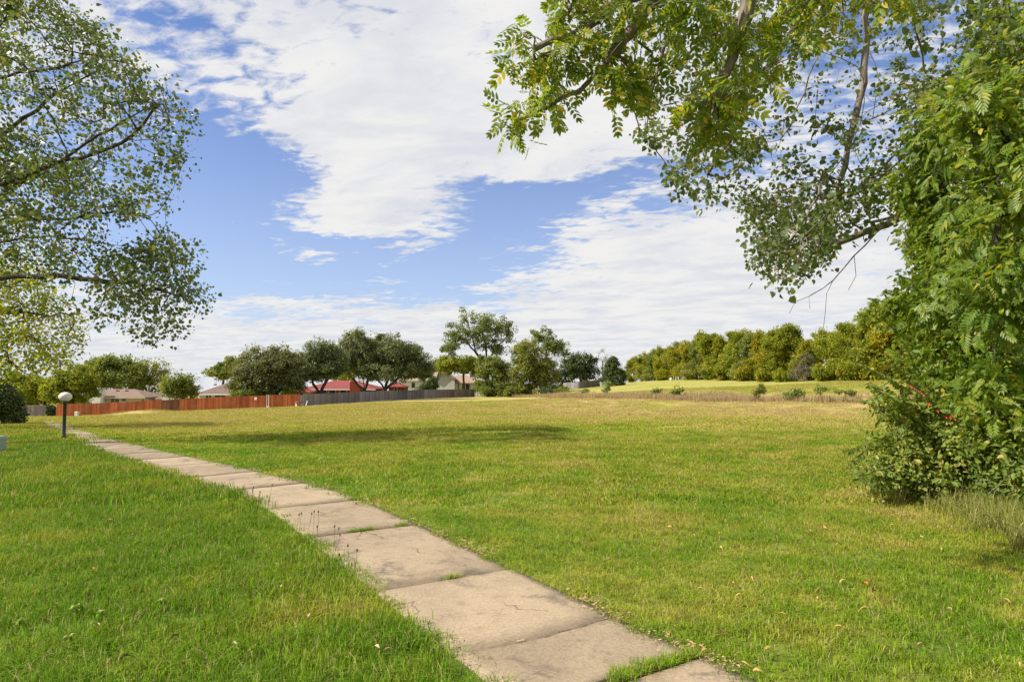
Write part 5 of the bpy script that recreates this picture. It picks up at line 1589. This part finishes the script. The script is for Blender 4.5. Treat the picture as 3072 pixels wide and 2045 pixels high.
def lawn_points(y0, y1, dens, rng, spread=1.0):
    n = int(dens * ((.94 * y1 + 1.5) * 2) * (y1 - y0))
    y = rng.uniform(y0, y1, n); x = rng.uniform(-1, 1, n) * (.94 * y1 + 1.5)
    k = np.abs(x) < .86 * y + 1.2
    x, y = x[k], y[k]
    return x, y


def lawn(name, y0, y1, dens, tufts, rng, hs=1.0, mat='blade', margin=.02, label=None):
    x, y = lawn_points(y0, y1, dens, rng)
    ed = vnoise(x, y, 3.1, 9) * .07
    ok = ~on_path(x, y, margin - .02 + ed * .9, margin + ed)
    ok &= ~((polydist(x, y, DITCH) < 1.6) & (y > 40))
    x, y = x[ok], y[ok]
    lf = left_of_path(x, y)
    tall = np.where(lf > PW, 1.25 + .9 * np.clip((y - 7) / 6, 0, 1) * np.clip((30 - y) / 8, 0, 1), .70)
    tall = tall * (0.75 + .55 * vnoise(x, y, .55, 3)) * (0.8 + .4 * vnoise(x, y, 2.3, 4))
    edge = np.where((lf > PW - .1) & (lf < PW + .12), .72, 1.0) ; tall = tall * edge
    rut = np.where((lf < 0) & (lf > -.25), .75, 1.0); tall = tall * rut
    bd = polydist(x, y, BUSH_FOOT); tall = tall * (1 + 1.3 * np.exp(-(bd / .5) ** 2))
    s = rng.uniform(.85, 1.15, len(x))
    scl = np.stack([s, s, tall * hs], 1); rot = np.stack([rng.normal(0, .05, len(x)), rng.normal(0, .05, len(x)), rng.uniform(0, 6.283, len(x))], 1)
    o = scatter(name, tufts, np.stack([x, y, gz(x, y)], 1), rot, scl, M[mat])
    return o


rg = np.random.default_rng(400)
o = lawn('lawn_grass', 2.3, 7.5, 135, [tuft(56, .10, .060, .0042, rg, 1.05) for _ in range(5)], rg)
o['label'] = 'short lawn grass close by the concrete path'
o = lawn('lawn_grass', 7.5, 18, 30, [tuft(120, .22, .060, .0075, rg, .95) for _ in range(5)], rg)
o['label'] = 'lawn grass in the middle of the field'
o = lawn('lawn_grass', 18, 45, 6.5, [tuft(170, .48, .062, .016, rg, .7) for _ in range(4)], rg, margin=.05)
o['label'] = 'lawn grass far out on the field'
o = lawn('lawn_grass', 45, 100, 1.3, [tuft(220, 1.1, .06, .035, rg, .7) for _ in range(4)], rg, margin=.1)
o['label'] = 'lawn grass along the fences and the fairway'

# tall uncut grass at the foot of the bush
n = 640
t = rg.random(n) * 1.25 - .1; i = np.clip((t * 3).astype(int), 0, 2); fr = t * 3 - i
bx = BUSH_FOOT[i] + (BUSH_FOOT[i + 1] - BUSH_FOOT[i]) * fr[:, None]
nrm_ = np.array([.55, .83])
bx = bx + nrm_ * (rg.normal(.15, .38, n))[:, None] + rg.normal(0, .08, (n, 2))
s = rg.uniform(.6, 1.3, n)
o = scatter('uncut_grass', [tuft(26, .07, .24, .005, rg, .55, False) for _ in range(5)], np.c_[bx, gz(bx[:, 0], bx[:, 1])], np.c_[rg.normal(0, .15, n), rg.normal(0, .15, n), rg.uniform(0, 6.28, n)], np.c_[s, s, s * rg.uniform(.7, 1.2, n)], M['straw_green'])
o['label'] = 'tall uncut grass at the foot of the tangled bush'
# tall dry grass along the ditch
n = 5200
sg = np.r_[0, np.cumsum(np.hypot(*np.diff(DITCH, axis=0).T))]
t = rg.random(n) * sg[-1]
dx, dy = np.interp(t, sg, DITCH[:, 0]), np.interp(t, sg, DITCH[:, 1])
x = dx + rg.normal(0, 1.1, n); y = dy + rg.normal(-.8, 1.5, n)
s = rg.uniform(.7, 1.35, n) * (.65 + .7 * vnoise(x, y, .25, 12))
o = scatter('dry_grass', [tuft(34, .30, .62, .020, rg, .5, False) for _ in range(5)], np.c_[x, y, gz(x, y)], np.c_[rg.normal(0, .1, n), rg.normal(0, .1, n), rg.uniform(0, 6.28, n)], np.c_[s, s, s], M['straw'])
o['label'] = 'band of tall dry grass along the ditch'
# grass growing in the slab joints
xs_, ys_ = [], []
for (jx, spans) in [(j0, [(0.0, .55, 150)]), (joint_at(1240, 1577), [(.12, .22, 14), (.40, .66, 34)]), (joint_at(1097, 1499), [(.0, .16, 22)]), (j1, [(.42, .56, 12)])]:
    for a, b, m_ in spans:
        tt = rg.uniform(a, b, m_); w = .035 if jx == j0 else .012
        xs_ += list(rx[jx] + (lx[jx] - rx[jx]) * tt + tx[jx] * (rg.normal(.02, w, m_))); ys_ += list(ry[jx] + (ly[jx] - ry[jx]) * tt + ty[jx] * (rg.normal(.02, w, m_)))
x, y = np.array(xs_), np.array(ys_); n = len(x); s = rg.uniform(.5, 1.0, n)
o = scatter('joint_grass', [tuft(16, .025, .055, .0035, rg, .8, False) for _ in range(4)], np.c_[x, y, gz(x, y) + .012], np.c_[np.zeros(n), np.zeros(n), rg.uniform(0, 6.28, n)], np.c_[s, s, s], M['blade'])
o['label'] = 'grass sprouting from the joints between the path slabs'

# crumbled thatch and leaf bits along both turf edges
def bits(n, rng):
    V, Fc = [], []
    for i in range(n):
        c = rng.normal(0, .035, 2); a = rng.uniform(0, 6.28); L_ = rng.uniform(.010, .034); w = rng.uniform(.003, .010); u = np.array([math.cos(a), math.sin(a)]); p_ = np.array([-u[1], u[0]])
        z = rng.uniform(.003, .012); b_ = len(V)
        V += [np.r_[c - u * L_ / 2, z], np.r_[c + p_ * w / 2, z + w * .5], np.r_[c + u * L_ / 2, z + rng.uniform(0, .01)], np.r_[c - p_ * w / 2, z + w * .2]]; Fc += [[b_, b_ + 1, b_ + 2], [b_, b_ + 2, b_ + 3]]
    return np.array(V), np.array(Fc)


M['thatch'] = leaf_mat('thatch_bits', (0.16, 0.10, 0.05), (0.34, 0.23, 0.12), (0.50, 0.36, 0.20), .3, .1, .1, .8, 4.0)
n = 620
i = (rg.random(n) ** 1.4 * 150).astype(int)
offr = np.where(rg.random(n) < .8, rg.normal(.015, .035, n), PW + rg.normal(.0, .03, n))
keep = vnoise(i * .1, offr * 0, 1.7, 31) > .38
i, offr = i[keep], offr[keep]; n = len(i)
x = rx[i] + tx[i] * rg.uniform(-.05, .05, n) - ty[i] * offr; y = ry[i] + ty[i] * rg.uniform(-.05, .05, n) + tx[i] * offr
s = rg.uniform(.7, 1.3, n)
o = scatter('turf_edge_litter', [bits(7, rg) for _ in range(5)], np.c_[x, y, gz(x, y) + PATH_TOP + .004], np.c_[np.zeros(n), np.zeros(n), rg.uniform(0, 6.28, n)], np.c_[s, s, s], M['thatch'])
o['label'] = 'crumbled dry thatch and leaf bits along the path edges'

# ---------------------------------------------------------------- fallen leaves, weeds, bits
M['litter_tan'] = mat_plain('dead_leaf_tan', (0.52, 0.33, 0.12), (0.40, 0.22, 0.08), 30, 0.7, 0.3)
M['litter_orange'] = mat_plain('dead_leaf_orange', (0.62, 0.17, 0.02), (0.50, 0.11, 0.015), 30, 0.7, 0.3)
M['litter_pale'] = mat_plain('dead_leaf_pale', (0.52, 0.39, 0.24), (0.40, 0.28, 0.16), 30, 0.7, 0.3)
M['litter_brown'] = mat_plain('dead_leaf_brown', (0.20, 0.10, 0.05), (0.13, 0.065, 0.035), 30, 0.8, 0.2)


def leaf_shape(L, W, curl, rng):
    """a curled dead leaf: 6 stations, two halves rising from the midrib, with thickness from a stalk"""
    mb = MB(); n = 6; v = []
    for i in range(n + 1):
        t = i / n; w = W * math.sin(math.pi * min(max(t * .96 + .02, 0), 1)) ** .8
        z = .25 * L * curl * math.sin(t * math.pi * .9) + .01; y = L * (t - .5)
        for s in (-1, 0, 1):
            v.append((s * w / 2 * (1 - .35 * curl), y, z + abs(s) * w * .5 * curl + rng.normal(0, .03 * W)))
    f = []
    for i in range(n):
        for s in range(2):
            f.append((i * 3 + s, i * 3 + s + 1, (i + 1) * 3 + s + 1, (i + 1) * 3 + s))
    mb.add(v, f); mb.tube([(0, -L * .72, .008), (0, -L * .49, .012)], .0018, 4)
    return mb.mesh('fallen_leaf', False)


rg = np.random.default_rng(500)
LM = [leaf_shape(.085, .026, .9, rg), leaf_shape(.075, .036, .6, rg), leaf_shape(.10, .022, 1.1, rg), leaf_shape(.055, .04, .5, rg)]
lmat = {}


def drop(px, py, mat, label, group, lift=.035, sc=1.0, shp=None):
    q = gp(px, py); k = int(rg.integers(0, 4)) if shp is None else shp
    key = (k, mat)
    if key not in lmat:
        me = LM[k].copy(); me.materials.append(M[mat]); lmat[key] = me
    o = bpy.data.objects.new('fallen_leaf', lmat[key]); COL.objects.link(o)
    o.location = (q[0], q[1], q[2] + lift); o.rotation_euler = (rg.normal(0, .18), rg.normal(0, .18), rg.uniform(0, 6.28)); s = .68 * sc * rg.uniform(.8, 1.15); o.scale = (s, s, s)
    tag(o, label, 'leaf', group)
    return o


zl = [(870, 520), (225, 628), (430, 583), (520, 470), (560, 560), (1165, 575), (1360, 640), (990, 685), (770, 675), (580, 695), (480, 668), (765, 810), (1135, 885), (1310, 775), (1860, 772), (1455, 1045), (670, 1025),
      (355, 345), (1135, 330), (1680, 275), (1300, 370), (1490, 190), (1660, 140), (1495, 110), (2240, 710), (950, 235), (345, 245), (175, 260), (1040, 210), (1590, 330), (1810, 352), (20, 205), (60, 240), (1680, 1015), (1010, 640), (2330, 1140)]
for z in zl:
    drop(2000 + z[0] / 2.198, 1500 + z[1] / 2.198, 'litter_tan', 'curled tan dead leaf lying in the thin grass right of the path', 'tan dead leaves in the thin grass')
o = drop(2597, 1778, 'litter_orange', 'broad orange and yellow dead leaf among the tan ones in the thin grass', None, .05, 1.5, 3)
for z in [(1490, 200), (1630, 275), (1700, 300), (2050, 435), (2150, 480), (1740, 315), (1450, 185)]:
    drop(1450 + z[0] / 2.618, 1850 + z[1] / 2.618, 'litter_tan', 'tan dead leaf caught along the right edge of the path slabs', 'dead leaves along the path edge', .03)
drop(1450 + 1990 / 2.618, 1850 + 450 / 2.618, 'litter_pale', 'pale crumpled dead leaf beside the grassy slab joint', None, .03, 1.1, 3)
for px, py in [(1372, 1628), (1385, 1636), (1440, 1652), (1510, 1700), (1705, 1783), (1720, 1788), (1212, 1545), (1180, 1530), (1262, 1588), (905, 1440), (1105, 1503)]:
    drop(px, py, 'litter_pale', 'tiny pale dead leaf at the frayed turf edge along the path', 'pale dead leaves along the turf edge', .03, .75)
for px, py in [(825, 1722), (860, 1702), (926, 1888), (968, 1688), (330, 1583), (700, 1985), (1130, 1990), (1165, 2000), (585, 1575), (290, 1920), (840, 1795)]:
    drop(px, py, 'litter_pale', 'pale dead leaf resting on top of the lush grass left of the path', 'pale dead leaves in the lush grass', .075, .9)
drop(278, 1740, 'litter_orange', 'single bright orange leaf lying in the lush grass', None, .08, .9, 3)
drop(583, 1377, 'litter_orange', 'single orange leaf on the narrow part of the path', None, .035, 1.9, 3)
for px, py in [(375, 2022), (598, 1628), (715, 1792), (520, 1960)]:
    drop(px, py, 'litter_brown', 'dark brown curled bark flake in the lush grass', 'brown bark flakes in the lush grass', .07, 1.25, 0)
for px, py, k in [(1160, 1360, 0), (1200, 1332, 0), (1245, 1290, 0), (1540, 1330, 0), (960, 1345, 0), (1690, 1240, 0), (2300, 1487, 0), (2650, 1520, 0), (735, 1316, 0), (1190, 1346, 0)]:
    drop(px, py, 'litter_pale', 'pale dead leaf far out on the open lawn', 'pale dead leaves on the open lawn', .05, 1.6, 3)
q = gp(1562, 1932)
o = MB().box((0, 0, .004), (.042, .011, .007)).box((.012, .003, .009), (.02, .008, .005)).build('wood_chip', M['litter_pale']); o.location = (q[0], q[1], q[2] + PATH_TOP); o.rotation_euler = (0, 0, .15); tag(o, 'pale wood chip lying on the cracked path slab', 'chip')

# seed stalks leaning over the left edge of the path
M['stalk'] = mat_plain('seed_stalk', (0.16, 0.14, 0.05), None, 20, 0.8)
M['seedhead'] = mat_plain('seed_head', (0.075, 0.045, 0.03), None, 40, 0.9)
for k, (px, py, n, lab) in enumerate([(790, 1512, 6, 'cluster of thin seed stalks at the third slab joint'), (928, 1600, 5, 'seed stalks standing just beside the grassy second joint'), (985, 1650, 4, 'seed stalks over the slab with the dark stain'), (1052, 1712, 3, 'short withered seed stalks nearest the cracked slab')]):
    q = gp(px, py)
    r = empty('seed_stalks', q, lab, 'weed')
    for j in range(n):
        a = rg.uniform(0, 6.28); h = rg.uniform(.12, .22); b0 = np.array([rg.normal(0, .07), rg.normal(0, .07), 0]); tp = b0 + np.array([rg.normal(.02, .03), rg.normal(0, .03), h])
        st_ = MB().tube([b0, (b0 + tp) / 2 + np.array([.005, 0, 0]), tp], .0016, 4).build('stalk', M['stalk'], r)
        MB().lathe([(.001, 0), (.0055, .004), (.006, .014), (.004, .022), (.001, .026)], 6, tuple(tp - np.array([0, 0, .004]))).build('seed_head', M['seedhead'], st_)
# broad-leaved weeds in the lush grass
M['weed'] = leaf_mat('weed_leaf', (0.130, 0.240, 0.020), (0.210, 0.330, 0.035), (0.260, 0.340, 0.060), .2, .3, .4, .45, 3.0)
wm = []
for k in range(3):
    L_ = .11; W_ = .035 + .012 * k; v = []; n = 6
    for i in range(n + 1):
        t = i / n; w = W_ * math.sin(math.pi * (t * .93 + .035)) ** .75
        for s in (-1, 0, 1): v.append((s * w / 2, L_ * t, .045 * math.sin(t * 2.6) * (1 + .4 * k) + abs(s) * w * .22))
    f = [(i * 3 + s, i * 3 + s + 1, (i + 1) * 3 + s + 1, (i + 1) * 3 + s) for i in range(n) for s in range(2)]
    me = MB().add(v, f).mesh('leaf', True); me.materials.append(M['weed']); wm.append(me)
for k, (px, py, sc_) in enumerate([(235, 1850, .8), (60, 1890, .85), (300, 1862, .7), (480, 1830, .7), (210, 1935, .7)]):
    q = gp(px, py)
    r = empty('broadleaf_weed', (q[0], q[1], q[2] + .02), 'low broadleaf weed rosette growing in the lush grass', 'weed', 'broadleaf weeds in the lush grass'); r.scale = (sc_ * .62, sc_ * .62, sc_ * .55)
    nl = int(rg.integers(7, 11))
    for j in range(nl):
        o = bpy.data.objects.new('leaf', wm[int(rg.integers(0, 3))]); COL.objects.link(o); o.parent = r
        o.rotation_euler = (rg.uniform(.1, .9), rg.normal(0, .2), 6.283 * j / nl + rg.normal(0, .25)); s = rg.uniform(.7, 1.15); o.scale = (s, s, s); o.location = (0, 0, rg.uniform(0, .03))
